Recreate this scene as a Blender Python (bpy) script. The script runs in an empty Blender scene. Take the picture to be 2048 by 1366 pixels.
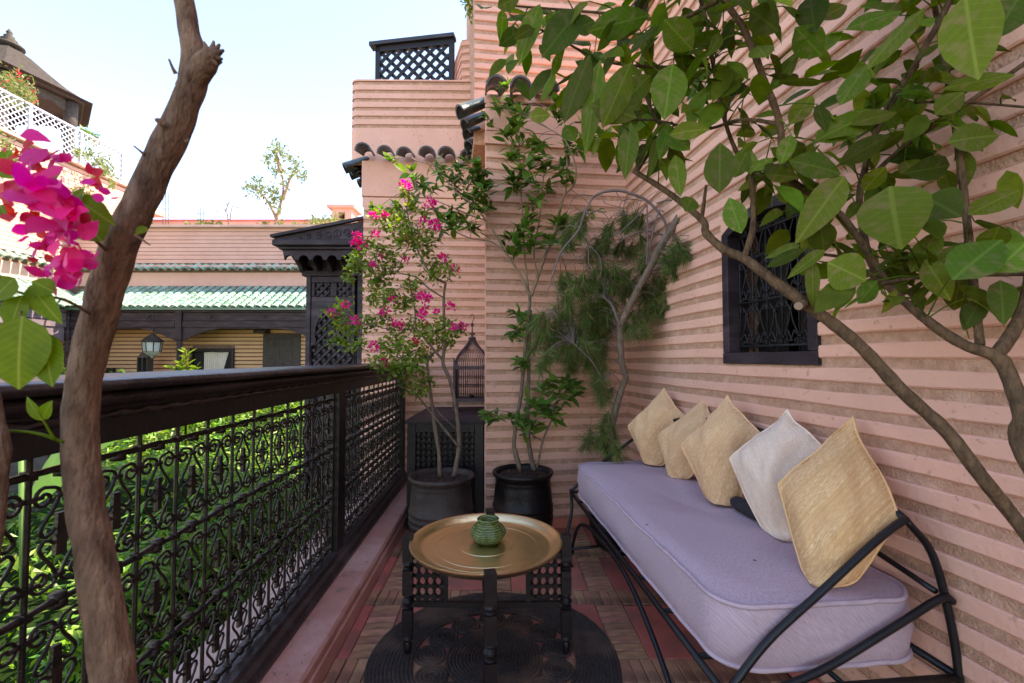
import bpy, math, random
import numpy as np
from mathutils import Vector, Matrix, noise as mnoise
random.seed(7)
rng = np.random.default_rng(7)
S = bpy.context.scene
COL = S.collection
PI = math.pi
# ------------------------------------------------------------------ camera, sky, sun, exposure
H = 1.36
PITCH = math.atan(34 / 910)
cam = bpy.data.cameras.new('camera'); camo = bpy.data.objects.new('camera', cam); COL.objects.link(camo)
camo.location = (0, 0, H); camo.rotation_euler = (PI / 2 + PITCH, 0, 0)
cam.sensor_width = 36; cam.lens = 16.0; cam.clip_start = 0.05; cam.clip_end = 400
cam.dof.use_dof = True; cam.dof.focus_distance = 2.6; cam.dof.aperture_fstop = 6.3
S.camera = camo
SUN = Vector((0.54, 0.14, 0.83)).normalized()          # direction towards the sun
W = bpy.data.worlds.new('World'); S.world = W; W.use_nodes = True
nt = W.node_tree; nt.nodes.clear()
sky = nt.nodes.new('ShaderNodeTexSky'); sky.sky_type = 'NISHITA'; sky.sun_disc = False
sky.sun_elevation = math.asin(SUN.z); sky.sun_rotation = math.atan2(SUN.x, SUN.y)
sky.air_density = 0.8; sky.dust_density = 0.3; sky.ozone_density = 1.8; sky.altitude = 400
bg = nt.nodes.new('ShaderNodeBackground'); bg.inputs[1].default_value = 0.15
wo = nt.nodes.new('ShaderNodeOutputWorld')
nt.links.new(sky.outputs[0], bg.inputs[0]); nt.links.new(bg.outputs[0], wo.inputs[0])
sl = bpy.data.lights.new('sun', 'SUN'); sl.energy = 3.6; sl.angle = math.radians(.53); sl.color = (1, .95, .86)
so = bpy.data.objects.new('sun', sl); COL.objects.link(so); so.rotation_euler = SUN.to_track_quat('Z', 'Y').to_euler()
S.view_settings.view_transform = 'Standard'; S.view_settings.look = 'None'
S.view_settings.exposure = 2.45; S.view_settings.gamma = 1
S.view_settings.use_white_balance = True; S.view_settings.white_balance_temperature = 8200; S.view_settings.white_balance_tint = 14
S.cycles.max_bounces = 8; S.cycles.transparent_max_bounces = 8
S.cycles.use_denoising = True

# ------------------------------------------------------------------ picking real places
TP = math.tan(PITCH)
CP, SP = math.cos(PITCH), math.sin(PITCH)
def ray(u, v):
    a, b = (u - 1024) / 910, (683 - v) / 910
    return Vector((a, CP - b * SP, SP + b * CP))
def P(u, v, Y):
    d = ray(u, v); return Vector((0, 0, H)) + d * (Y / d.y)
def G(u, v, z):
    d = ray(u, v); return Vector((0, 0, H)) + d * ((z - H) / d.z)
def wallX(Y): return 1.482 - .136 * Y              # face of the right wall
def railX(Y, o=0): return -.93 - .035 * Y + o       # line of the railing

# ------------------------------------------------------------------ materials
def mat(name, col, rough=.7, var=.15, scale=6, bump=.25, bscale=60, metal=0, col2=None, spec=.5, trans=0,
        island=0, stretch=None, stain=None, stain_scale=1.2, spots=None, vein=None):
    m = bpy.data.materials.new(name); m.use_nodes = True
    t = m.node_tree; N = t.nodes; L = t.links
    b = N['Principled BSDF']; out = N['Material Output']
    b.inputs['Roughness'].default_value = rough; b.inputs['Metallic'].default_value = metal
    b.inputs['Specular IOR Level'].default_value = spec
    tc = N.new('ShaderNodeTexCoord'); mp = N.new('ShaderNodeMapping')
    L.new(tc.outputs['Object'], mp.inputs[0])
    if stretch: mp.inputs['Scale'].default_value = stretch
    n1 = N.new('ShaderNodeTexNoise'); n1.inputs['Scale'].default_value = scale; n1.inputs['Detail'].default_value = 6
    n1.inputs['Roughness'].default_value = .62
    L.new(mp.outputs[0], n1.inputs['Vector'])
    c2 = col2 or tuple(max(0, c * (1 - 2.2 * var)) for c in col)
    mx = N.new('ShaderNodeMix'); mx.data_type = 'RGBA'
    rp = N.new('ShaderNodeMapRange'); rp.inputs[1].default_value = .3; rp.inputs[2].default_value = .7
    L.new(n1.outputs[0], rp.inputs[0]); L.new(rp.outputs[0], mx.inputs[0])
    mx.inputs[6].default_value = (*col, 1); mx.inputs[7].default_value = (*c2, 1)
    last = mx.outputs[2]
    if stain:
        n3 = N.new('ShaderNodeTexNoise'); n3.inputs['Scale'].default_value = stain_scale; n3.inputs['Detail'].default_value = 8
        L.new(mp.outputs[0], n3.inputs['Vector'])
        r3 = N.new('ShaderNodeMapRange'); r3.inputs[1].default_value = .5; r3.inputs[2].default_value = .72
        L.new(n3.outputs[0], r3.inputs[0])
        m3 = N.new('ShaderNodeMix'); m3.data_type = 'RGBA'; L.new(r3.outputs[0], m3.inputs[0])
        L.new(last, m3.inputs[6]); m3.inputs[7].default_value = (*stain, 1); last = m3.outputs[2]
    if spots:
        n4 = N.new('ShaderNodeTexNoise'); n4.inputs['Scale'].default_value = spots[1]; n4.inputs['Detail'].default_value = 3
        L.new(mp.outputs[0], n4.inputs['Vector'])
        r4 = N.new('ShaderNodeMapRange'); r4.inputs[1].default_value = .64; r4.inputs[2].default_value = .7
        L.new(n4.outputs[0], r4.inputs[0])
        m4 = N.new('ShaderNodeMix'); m4.data_type = 'RGBA'; L.new(r4.outputs[0], m4.inputs[0])
        L.new(last, m4.inputs[6]); m4.inputs[7].default_value = (*spots[0], 1); last = m4.outputs[2]
    if vein:      # midrib and side veins from the leaf's own coordinates
        sx = N.new('ShaderNodeSeparateXYZ'); L.new(tc.outputs['Object'], sx.inputs[0])
        ab = N.new('ShaderNodeMath'); ab.operation = 'ABSOLUTE'; L.new(sx.outputs[1], ab.inputs[0])
        mr = N.new('ShaderNodeMapRange'); mr.inputs[1].default_value = .008; mr.inputs[2].default_value = .022; mr.inputs[3].default_value = 1; mr.inputs[4].default_value = 0; L.new(ab.outputs[0], mr.inputs[0])
        a1 = N.new('ShaderNodeMath'); a1.operation = 'MULTIPLY_ADD'; a1.inputs[1].default_value = -.75; L.new(ab.outputs[0], a1.inputs[0]); L.new(sx.outputs[0], a1.inputs[2])
        a2 = N.new('ShaderNodeMath'); a2.operation = 'MULTIPLY'; a2.inputs[1].default_value = 62; L.new(a1.outputs[0], a2.inputs[0])
        a3 = N.new('ShaderNodeMath'); a3.operation = 'SINE'; L.new(a2.outputs[0], a3.inputs[0])
        a4 = N.new('ShaderNodeMapRange'); a4.inputs[1].default_value = .86; a4.inputs[2].default_value = 1; a4.inputs[3].default_value = 0; a4.inputs[4].default_value = .45; L.new(a3.outputs[0], a4.inputs[0])
        a5 = N.new('ShaderNodeMath'); a5.operation = 'MAXIMUM'; L.new(mr.outputs[0], a5.inputs[0]); L.new(a4.outputs[0], a5.inputs[1])
        m5 = N.new('ShaderNodeMix'); m5.data_type = 'RGBA'; L.new(a5.outputs[0], m5.inputs[0]); L.new(last, m5.inputs[6]); m5.inputs[7].default_value = (*vein, 1); last = m5.outputs[2]
    if island:
        gi = N.new('ShaderNodeNewGeometry'); oi = N.new('ShaderNodeObjectInfo')
        ad = N.new('ShaderNodeMath'); ad.operation = 'ADD'; L.new(gi.outputs['Random Per Island'], ad.inputs[0]); L.new(oi.outputs['Random'], ad.inputs[1])
        fr = N.new('ShaderNodeMath'); fr.operation = 'FRACT'; L.new(ad.outputs[0], fr.inputs[0])
        hs = N.new('ShaderNodeHueSaturation')
        r5 = N.new('ShaderNodeMapRange'); r5.inputs[3].default_value = 1 - island; r5.inputs[4].default_value = 1 + island
        L.new(fr.outputs[0], r5.inputs[0]); L.new(r5.outputs[0], hs.inputs['Value'])
        r6 = N.new('ShaderNodeMapRange'); r6.inputs[3].default_value = .5 - island * .07; r6.inputs[4].default_value = .5 + island * .05
        f2 = N.new('ShaderNodeMath'); f2.operation = 'MULTIPLY'; f2.inputs[1].default_value = 7.31; L.new(fr.outputs[0], f2.inputs[0])
        f3 = N.new('ShaderNodeMath'); f3.operation = 'FRACT'; L.new(f2.outputs[0], f3.inputs[0])
        L.new(f3.outputs[0], r6.inputs[0]); L.new(r6.outputs[0], hs.inputs['Hue'])
        L.new(last, hs.inputs['Color']); last = hs.outputs[0]
    L.new(last, b.inputs['Base Color'])
    if bump:
        n2 = N.new('ShaderNodeTexNoise'); n2.inputs['Scale'].default_value = bscale; n2.inputs['Detail'].default_value = 5
        L.new(mp.outputs[0], n2.inputs['Vector'])
        bp = N.new('ShaderNodeBump'); bp.inputs['Strength'].default_value = bump; bp.inputs['Distance'].default_value = .01
        L.new(n2.outputs[0], bp.inputs['Height']); L.new(bp.outputs[0], b.inputs['Normal'])
    if trans:
        tr = N.new('ShaderNodeBsdfTranslucent'); mm = N.new('ShaderNodeMixShader'); mm.inputs[0].default_value = trans
        hv = N.new('ShaderNodeHueSaturation'); hv.inputs['Value'].default_value = 1.5; hv.inputs['Saturation'].default_value = 1.1
        L.new(last, hv.inputs['Color']); L.new(hv.outputs[0], tr.inputs[0])
        L.new(b.outputs[0], mm.inputs[1]); L.new(tr.outputs[0], mm.inputs[2]); L.new(mm.outputs[0], out.inputs[0])
    return m
def fabric(name, c1, c2, c3, stripe, weave, rough=.95):
    """woven cloth on UV: soft stripes across v, slub noise, weave relief"""
    m = bpy.data.materials.new(name); m.use_nodes = True
    t = m.node_tree; N = t.nodes; L = t.links; b = N['Principled BSDF']
    b.inputs['Roughness'].default_value = rough; b.inputs['Specular IOR Level'].default_value = .15
    tc = N.new('ShaderNodeTexCoord'); mp = N.new('ShaderNodeMapping'); L.new(tc.outputs['UV'], mp.inputs[0])
    mp.inputs['Scale'].default_value = (1.2, stripe, 1)
    n = N.new('ShaderNodeTexNoise'); n.inputs['Scale'].default_value = 1; n.inputs['Detail'].default_value = 5; L.new(mp.outputs[0], n.inputs['Vector'])
    r = N.new('ShaderNodeMapRange'); r.inputs[1].default_value = .35; r.inputs[2].default_value = .65; L.new(n.outputs[0], r.inputs[0])
    a = N.new('ShaderNodeMix'); a.data_type = 'RGBA'; L.new(r.outputs[0], a.inputs[0]); a.inputs[6].default_value = (*c1, 1); a.inputs[7].default_value = (*c2, 1)
    mp2 = N.new('ShaderNodeMapping'); L.new(tc.outputs['UV'], mp2.inputs[0]); mp2.inputs['Scale'].default_value = (weave * .22, weave, 1)
    n2 = N.new('ShaderNodeTexNoise'); n2.inputs['Scale'].default_value = 1; n2.inputs['Detail'].default_value = 2; L.new(mp2.outputs[0], n2.inputs['Vector'])
    r2 = N.new('ShaderNodeMapRange'); r2.inputs[1].default_value = .4; r2.inputs[2].default_value = .62; L.new(n2.outputs[0], r2.inputs[0])
    a2 = N.new('ShaderNodeMix'); a2.data_type = 'RGBA'; L.new(r2.outputs[0], a2.inputs[0]); L.new(a.outputs[2], a2.inputs[6]); a2.inputs[7].default_value = (*c3, 1)
    L.new(a2.outputs[2], b.inputs['Base Color'])
    mp3 = N.new('ShaderNodeMapping'); L.new(tc.outputs['UV'], mp3.inputs[0]); mp3.inputs['Scale'].default_value = (weave, weave, 1)
    w1 = N.new('ShaderNodeTexWave'); w1.bands_direction = 'Y'; w1.inputs['Scale'].default_value = .3; w1.inputs['Distortion'].default_value = 1.5; L.new(mp3.outputs[0], w1.inputs[0])
    ad0 = N.new('ShaderNodeMath'); ad0.operation = 'ADD'; L.new(w1.outputs[1], ad0.inputs[0]); L.new(n2.outputs[0], ad0.inputs[1])
    ad = N.new('ShaderNodeMath'); ad.operation = 'MULTIPLY_ADD'; L.new(n.outputs[0], ad.inputs[0]); ad.inputs[1].default_value = 2.6 if stripe > 5 else .3; L.new(ad0.outputs[0], ad.inputs[2])
    bp = N.new('ShaderNodeBump'); bp.inputs['Strength'].default_value = .5; bp.inputs['Distance'].default_value = .003
    L.new(ad.outputs[0], bp.inputs['Height']); L.new(bp.outputs[0], b.inputs['Normal'])
    return m
M = {}
M['plaster'] = mat('pink_plaster', (.80, .435, .325), .85, .07, 3, .4, 45, col2=(.72, .375, .275), stain=(.70, .37, .285), stain_scale=2.2, spots=((.56, .30, .22), 34))
M['plaster_far'] = mat('far_pink_plaster', (.60, .36, .30), .9, .08, 2, .2, 20, col2=(.52, .30, .24))
M['plaster_ochre'] = mat('ochre_plaster', (.55, .33, .18), .9, .08, 2, .3, 20, col2=(.48, .28, .15))
M['joint'] = mat('rough_earth_joint', (.62, .345, .23), 1, .3, 40, 1.0, 120, col2=(.43, .235, .155), stain=(.66, .39, .28), stain_scale=14)
M['joint_far'] = mat('far_joint', (.25, .15, .11), 1, .2, 10, .3, 30)
M['coping'] = mat('pale_pink_coping', (.66, .43, .36), .85, .1, 4, .3, 50, stain=(.5, .3, .25))
M['kerbpaint'] = mat('worn_pink_kerb_paint', (.58, .27, .225), .6, .18, 4, .45, 40, col2=(.44, .19, .15), stain=(.68, .43, .38), stain_scale=2.2, spots=((.32, .17, .14), 8))
M['brick'] = mat('floor_brick', (.54, .265, .155), .6, .25, 14, .5, 50, col2=(.37, .18, .105), island=.18, stain=(.17, .09, .06), stain_scale=5, spec=.25)
M['redtile'] = mat('red_glazed_floor_tile', (.62, .18, .13), .5, .2, 6, .25, 40, col2=(.46, .13, .095), island=.10, stain=(.26, .13, .10), stain_scale=3.5, spec=.3)
M['mortar'] = mat('dark_mortar', (.055, .038, .03), .9, .3, 20, .6, 80)
M['darkwood'] = mat('dark_brown_painted_wood', (.016, .010, .0105), .45, .3, 5, .3, 50, col2=(.007, .005, .005), spec=.35)
M['caprail'] = mat('weathered_rail_wood', (.034, .023, .024), .36, .3, 3, .4, 45, col2=(.015, .010, .011), stain=(.075, .058, .06), stain_scale=6)
M['purplewood'] = mat('purple_brown_wood', (.036, .023, .028), .62, .3, 4, .45, 30, col2=(.018, .011, .014), stain=(.070, .048, .058), stain_scale=3, stretch=(1, 1, 4), spec=.3)
M['palewood'] = mat('sunlit_wood', (.16, .12, .14), .7, .2, 4, .3, 30)  # left wing arcade wood, sunlight put into its paler colour
M['iron'] = mat('wrought_iron', (.030, .022, .020), .38, .3, 20, .35, 160, metal=.4, col2=(.012, .009, .008), stain=(.065, .042, .032), stain_scale=14, spec=.4)
M['blackiron'] = mat('black_iron_tube', (.008, .008, .010), .38, .3, 12, .2, 200, spec=.4)
M['grilleiron'] = mat('window_grille_iron', (.018, .015, .017), .55, .3, 20, .3, 160, spec=.35)
M['black'] = mat('black_interior', (.006, .005, .006), .8, .2, 5, 0)
M['potdark'] = mat('dark_glazed_clay', (.012, .008, .007), .42, .3, 7, .3, 30, col2=(.005, .004, .004), stain=(.045, .028, .022), stain_scale=3, spec=.28)
M['soil'] = mat('potting_soil', (.055, .028, .018), 1, .4, 25, 1, 90, col2=(.02, .012, .009), spots=((.30, .15, .06), 60))
M['brass'] = mat('old_brass', (.93, .76, .45), .30, .15, 5, .12, 25, metal=1, col2=(.84, .64, .35), stain=(.78, .54, .28), stain_scale=3)
M['glaze'] = mat('green_glaze', (.010, .055, .026), .16, .3, 40, .5, 60, col2=(.075, .095, .015), stain=(.006, .040, .040), stain_scale=30, spec=.4)
M['rug'] = mat('braided_charcoal_rug', (.12, .09, .078), .97, .3, 90, 1.0, 260, col2=(.042, .032, .029), stain=(.24, .145, .10), stain_scale=4, spec=.1)
M['bark_grey'] = mat('grey_bark', (.24, .17, .125), .8, .25, 60, .7, 140, col2=(.10, .07, .05), stretch=(1, 1, .35), spec=.2)
M['bark_pale'] = mat('pale_bark', (.30, .20, .13), .8, .25, 18, .5, 70, col2=(.20, .125, .08), stretch=(1, 1, .35))
M['bark_brown'] = mat('foreground_bark', (.29, .175, .115), .9, .25, 40, 1.0, 130, col2=(.08, .045, .030), stretch=(1, 1, .38), stain=(.022, .013, .010), stain_scale=9, spec=.12)
M['bark_citrus'] = mat('citrus_bark', (.19, .11, .06), .85, .3, 60, .8, 160, col2=(.06, .036, .022), stretch=(1, 1, .4), spec=.15)
M['deadtwig'] = mat('dead_twig', (.20, .15, .135), .8, .2, 20, .3, 80)
M['leaf_laurel'] = mat('laurel_leaf', (.11, .205, .030), .42, .25, 14, .1, 60, col2=(.065, .14, .022), trans=.35, island=.5, spec=.32)
M['leaf_boug'] = mat('bougainvillea_leaf', (.17, .24, .03), .55, .25, 10, 0, col2=(.10, .17, .02), trans=.4, island=.35, spec=.3)
M['leaf_citrus'] = mat('citrus_leaf', (.095, .15, .012), .55, .3, 5, .15, 50, col2=(.055, .105, .010), trans=.42, island=.55, stain=(.17, .155, .05), stain_scale=5, spec=.16, vein=(.13, .19, .03))
M['potbrown'] = mat('worn_brown_clay', (.085, .062, .052), .5, .3, 6, .4, 30, col2=(.035, .025, .022), stain=(.012, .009, .009), stain_scale=4, spec=.3)
M['leaf_citrus_b'] = mat('citrus_leaf_inner', (.13, .20, .018), .55, .3, 30, 0, col2=(.065, .12, .010), trans=.42, island=.45, spec=.16)
M['leaf_front'] = mat('front_leaf', (.16, .24, .008), .5, .3, 5, .1, 50, col2=(.11, .19, .006), trans=.5, island=.15, spec=.2, vein=(.26, .32, .05))
M['leaf_garden'] = mat('garden_leaf', (.13, .26, .025), .42, .3, 4, 0, col2=(.07, .17, .018), trans=.35, island=.55, spec=.4)
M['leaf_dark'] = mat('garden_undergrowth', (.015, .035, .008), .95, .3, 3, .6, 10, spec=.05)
M['leaf_far'] = mat('rooftop_leaf', (.13, .16, .045), .6, .3, 4, 0, col2=(.08, .11, .03), trans=.35, island=.4)
M['leaf_yellow'] = mat('yellow_leaf', (.45, .24, .03), .6, .2, 10, 0, trans=.3)
M['needle'] = mat('pine_needle', (.10, .20, .035), .5, .2, 10, 0, trans=.3, island=.5, spec=.3)
M['needle_dry'] = mat('dry_needle', (.26, .16, .08), .7, .2, 10, 0, island=.35)
M['petal'] = mat('magenta_bract', (.80, .020, .30), .55, .2, 30, .1, 80, col2=(.66, .02, .16), trans=.45, island=.25)
M['petal_red'] = mat('reddish_bract', (.78, .045, .055), .6, .25, 30, .1, 80, trans=.45, island=.2)
M['tile_slate'] = mat('weathered_blue_green_tile', (.055, .095, .11), .35, .3, 14, .5, 60, col2=(.035, .055, .062), stain=(.13, .12, .10), stain_scale=9)
M['tile_green'] = mat('green_roof_tile', (.12, .30, .25), .35, .25, 4, .2, 20, col2=(.20, .36, .30), island=.35, stain=(.30, .33, .27), stain_scale=5)
M['white'] = mat('shaded_white_paint', (.34, .37, .46), .6, .05, 4, 0)  # white trellis paint with bluish shade put into the colour
M['curtain'] = mat('cream_curtain', (.60, .55, .47), .9, .1, 4, 0)
M['glass_lantern'] = mat('lantern_glass', (.35, .40, .38), .25, .15, 8, 0)
M['door'] = mat('grey_brown_door', (.045, .036, .03), .7, .2, 6, .3, 30)
M['thatch'] = mat('grey_shingle', (.045, .036, .032), .9, .3, 10, .8, 25, col2=(.02, .016, .014), spec=.2)
M['carved'] = mat('carved_grey_wood', (.055, .043, .038), .8, .35, 12, 1, 18, col2=(.02, .016, .014))
M['cage'] = mat('rusty_purple_cage', (.085, .040, .045), .55, .3, 20, .2, 90, col2=(.05, .025, .03))
M['cagetray'] = mat('dusty_cage_tray', (.20, .17, .19), .8, .3, 20, .3, 90)
M['mattress'] = fabric('lilac_canvas', (.66, .49, .55), (.59, .43, .48), (.48, .35, .40), 3, 330)
M['piping'] = mat('lilac_piping', (.56, .41, .46), .9, .1, 20, .3, 200)
M['cush_a'] = fabric('tan_woven_cloth', (.95, .64, .39), (.80, .47, .25), (.72, .42, .23), 30, 110)
M['cush_b'] = fabric('cream_woven_cloth', (.95, .78, .66), (.86, .66, .53), (.80, .60, .47), 30, 130)
M['cush_c'] = fabric('golden_woven_cloth', (.96, .66, .39), (.76, .42, .18), (.72, .42, .20), 30, 100)
M['cushdark'] = mat('dark_bolster_cloth', (.022, .018, .024), .9, .2, 20, .3, 200)
M['garden_wall'] = mat('garden_wall_plaster', (.42, .24, .18), .9, .1, 3, .3, 20)
M['ground'] = mat('garden_soil', (.07, .05, .03), 1, .3, 3, .6, 12)
M['banana'] = mat('banana_leaf', (.14, .28, .07), .5, .2, 5, .2, 30, trans=.35)

def ribbed_glaze():
    m = M['glaze']; t = m.node_tree; N = t.nodes; L = t.links; b = N['Principled BSDF']; old = b.inputs['Base Color'].links[0].from_socket
    tc = N.new('ShaderNodeTexCoord'); w = N.new('ShaderNodeTexWave'); w.bands_direction = 'Z'; w.inputs['Scale'].default_value = 36; w.inputs['Distortion'].default_value = 3.5; w.inputs['Detail Scale'].default_value = 1.2
    L.new(tc.outputs['Object'], w.inputs[0]); r = N.new('ShaderNodeMapRange'); r.inputs[1].default_value = .55; r.inputs[2].default_value = .85; L.new(w.outputs[1], r.inputs[0])
    mx = N.new('ShaderNodeMix'); mx.data_type = 'RGBA'; L.new(r.outputs[0], mx.inputs[0]); L.new(old, mx.inputs[6]); mx.inputs[7].default_value = (.16, .19, .04, 1); L.new(mx.outputs[2], b.inputs['Base Color'])
ribbed_glaze()
# ------------------------------------------------------------------ mesh helpers
def tag(o, label=None, cat=None, group=None, kind=None):
    if label: o['label'] = label
    if cat: o['category'] = cat
    if group: o['group'] = group
    if kind: o['kind'] = kind
    return o
def link(name, me, parent=None):
    o = bpy.data.objects.new(name, me); COL.objects.link(o)
    if parent is not None: o.parent = parent
    return o
def root(name, loc=(0, 0, 0), label=None, cat=None, group=None, kind=None, rz=0):
    o = link(name, None); o.location = loc; o.rotation_euler = (0, 0, rz); o.empty_display_size = .1
    return tag(o, label, cat, group, kind)
def frame(d, up=Vector((0, 0, 1))):
    d = Vector(d).normalized(); s = d.cross(up)
    if s.length < 1e-4: s = d.cross(Vector((0, 1, 0)))
    s.normalize(); return d, s, s.cross(d)
class MB:
    def __init__(s): s.v = []; s.f = []; s.uv = None; s.mi = []; s.cur = 0
    def add(s, vs, fs):
        o = len(s.v); s.v += [tuple(v) for v in vs]; s.f += [tuple(i + o for i in f) for f in fs]
        s.mi += [s.cur] * len(fs); return s
    def hexa(s, p):   # p: 8 corners, bottom 4 ccw, top 4 ccw
        return s.add(p, [(3, 2, 1, 0), (4, 5, 6, 7), (0, 1, 5, 4), (1, 2, 6, 5), (2, 3, 7, 6), (3, 0, 4, 7)])
    def box(s, c, sz, rz=0, ax=None):
        cx, cy, cz = c; x, y, z = [k / 2 for k in sz]; ps = []
        cr, sr = math.cos(rz), math.sin(rz)
        for dz in (-z, z):
            for dx, dy in ((-x, -y), (x, -y), (x, y), (-x, y)):
                if ax: q = Vector(c) + ax[0] * dx + ax[1] * dy + ax[2] * dz; ps.append(tuple(q))
                else: ps.append((cx + dx * cr - dy * sr, cy + dx * sr + dy * cr, cz + dz))
        return s.hexa(ps)
    def beam(s, a, b, w, h, up=Vector((0, 0, 1))):
        a = Vector(a); b = Vector(b); d, sd, u = frame(b - a, up)
        return s.box((a + b) / 2, ((b - a).length, w, h), ax=(d, sd, u))
    def tube(s, pts, r, n=6, caps=True, flat=1, close=False):
        pts = [Vector(p) for p in pts]; k = len(pts)
        rs = list(r) if hasattr(r, '__len__') else [r] * k
        t0 = (pts[1] - pts[0]).normalized(); _, sd, _ = frame(t0); vs = []; fs = []
        for i, p in enumerate(pts):
            if close: t = pts[(i + 1) % k] - pts[i - 1]
            else: t = pts[min(i + 1, k - 1)] - pts[max(i - 1, 0)]
            if t.length < 1e-9: t = t0
            t = t.normalized(); sd = sd - t * sd.dot(t)
            if sd.length < 1e-6: _, sd, _ = frame(t)
            sd.normalize(); up = t.cross(sd)
            for j in range(n):
                a = 2 * PI * j / n; vs.append(p + (sd * math.cos(a) + up * math.sin(a) * flat) * rs[i])
        for i in range(k - (0 if close else 1)):
            for j in range(n):
                q = (i + 1) % k
                fs.append((i * n + j, i * n + (j + 1) % n, q * n + (j + 1) % n, q * n + j))
        if caps and not close: fs.append(tuple(range(n))[::-1]); fs.append(tuple((k - 1) * n + j for j in range(n)))
        return s.add(vs, fs)
    def lathe(s, prof, n=32, c=(0, 0, 0), ph=0, fn=None, caps=True):
        vs = []; fs = []; k = len(prof)
        for r, z in prof:
            for j in range(n):
                a = 2 * PI * j / n + ph; rr = r * (fn(a, z) if fn else 1)
                vs.append((c[0] + rr * math.cos(a), c[1] + rr * math.sin(a), c[2] + z))
        for i in range(k - 1):
            for j in range(n): fs.append((i * n + j, i * n + (j + 1) % n, (i + 1) * n + (j + 1) % n, (i + 1) * n + j))
        if caps: fs.append(tuple(range(n))[::-1]); fs.append(tuple((k - 1) * n + j for j in range(n)))
        return s.add(vs, fs)
    def prism(s, poly, o, ax, ay, depth):   # polygon (x,y) in frame o,ax,ay; extruded along depth vector
        o = Vector(o); n = len(poly); vs = [o + ax * x + ay * y for x, y in poly]; vs += [v + depth for v in vs]
        fs = [tuple(range(n)), tuple(range(2 * n - 1, n - 1, -1))] + [(i, (i + 1) % n, (i + 1) % n + n, i + n)[::-1] for i in range(n)]
        return s.add(vs, fs)
    def grid(s, fn, nu, nv, uv=False):
        o = len(s.v); 
        for i in range(nu + 1):
            for j in range(nv + 1): s.v.append(tuple(fn(i / nu, j / nv)))
        for i in range(nu):
            for j in range(nv):
                a = o + i * (nv + 1) + j; s.f.append((a, a + nv + 1, a + nv + 2, a + 1)); s.mi.append(s.cur)
        return s
    def mesh(s, name, m, smooth=False):
        me = bpy.data.meshes.new(name); me.from_pydata(s.v, [], s.f)
        for q in (m if isinstance(m, (list, tuple)) else [m]): me.materials.append(q)
        if isinstance(m, (list, tuple)): me.polygons.foreach_set('material_index', s.mi)
        if smooth: me.polygons.foreach_set('use_smooth', [True] * len(me.polygons))
        if s.uv is not None:
            ul = me.uv_layers.new(name='UVMap'); li = np.empty(len(me.loops), dtype=np.int32); me.loops.foreach_get('vertex_index', li)
            ul.data.foreach_set('uv', np.array(s.uv, dtype=np.float32)[li].ravel())
        me.update(); return me
    def build(s, name, m, parent=None, smooth=False): 
        o = link(name, s.mesh(name, m, smooth), parent)
        if parent is not None: o.matrix_parent_inverse = pinv(parent)
        return o
def pinv(p):
    mw = Matrix.Identity(4)
    chain = []
    q = p
    while q is not None: chain.append(q); q = q.parent
    for q in reversed(chain): mw = mw @ (q.matrix_parent_inverse if q.parent else Matrix.Identity(4)) @ Matrix.LocRotScale(q.location, q.rotation_euler, q.scale)
    return mw.inverted()
def inst(name, me, mw, parent):
    """mesh placed at world matrix mw as a child of parent"""
    o = link(name, me, parent)
    if parent is not None: o.matrix_parent_inverse = pinv(parent)
    o.matrix_basis = mw; return o
def bevel(o, w=.004, seg=2, ang=40):
    b = o.modifiers.new('bevel', 'BEVEL'); b.width = w; b.segments = seg; b.limit_method = 'ANGLE'; b.angle_limit = math.radians(ang); return o
def autosmooth(o, ang=40):
    me = o.data; me.polygons.foreach_set('use_smooth', [True] * len(me.polygons))
    try: me.set_sharp_from_angle(angle=math.radians(ang))
    except Exception: pass
    return o
def spline(pts, k=8):
    pts = [Vector(p) for p in pts]; out = []
    q = [pts[0] * 2 - pts[1]] + pts + [pts[-1] * 2 - pts[-2]]
    for i in range(1, len(q) - 2):
        a, b, c, d = q[i - 1:i + 3]
        for j in range(k):
            t = j / k; out.append(.5 * ((2 * b) + (c - a) * t + (2 * a - 5 * b + 4 * c - d) * t * t + (3 * b - a - 3 * c + d) * t ** 3))
    out.append(pts[-1]); return out
def lerpl(l, n):
    return [float(x) for x in np.interp(np.linspace(0, len(l) - 1, n), range(len(l)), l)]
def scatter(name, tv, tf, mats, m, parent=None, mi=None):
    """one mesh made of many transformed copies of a template; mats: (N,3,4)"""
    tv = np.array(tv, dtype=np.float32); mats = np.asarray(mats, dtype=np.float32); N = len(mats); k = len(tv)
    V = np.einsum('nij,kj->nki', mats[:, :, :3], tv) + mats[:, None, :, 3]
    fl = [len(f) for f in tf]; idx = np.concatenate([np.array(f) for f in tf])
    loops = (idx[None, :] + (np.arange(N) * k)[:, None]).ravel(); tot = np.tile(fl, N); st = np.concatenate([[0], np.cumsum(tot)[:-1]])
    me = bpy.data.meshes.new(name); me.vertices.add(N * k); me.vertices.foreach_set('co', V.ravel())
    me.loops.add(len(loops)); me.loops.foreach_set('vertex_index', loops.astype(np.int32))
    me.polygons.add(len(tot)); me.polygons.foreach_set('loop_start', st.astype(np.int32)); me.polygons.foreach_set('loop_total', tot.astype(np.int32))
    me.polygons.foreach_set('use_smooth', [True] * len(tot))
    for q in (m if isinstance(m, (list, tuple)) else [m]): me.materials.append(q)
    me.update(calc_edges=True); me.validate()
    o = link(name, me, parent)
    if parent is not None: o.matrix_parent_inverse = pinv(parent)
    return o
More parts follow.
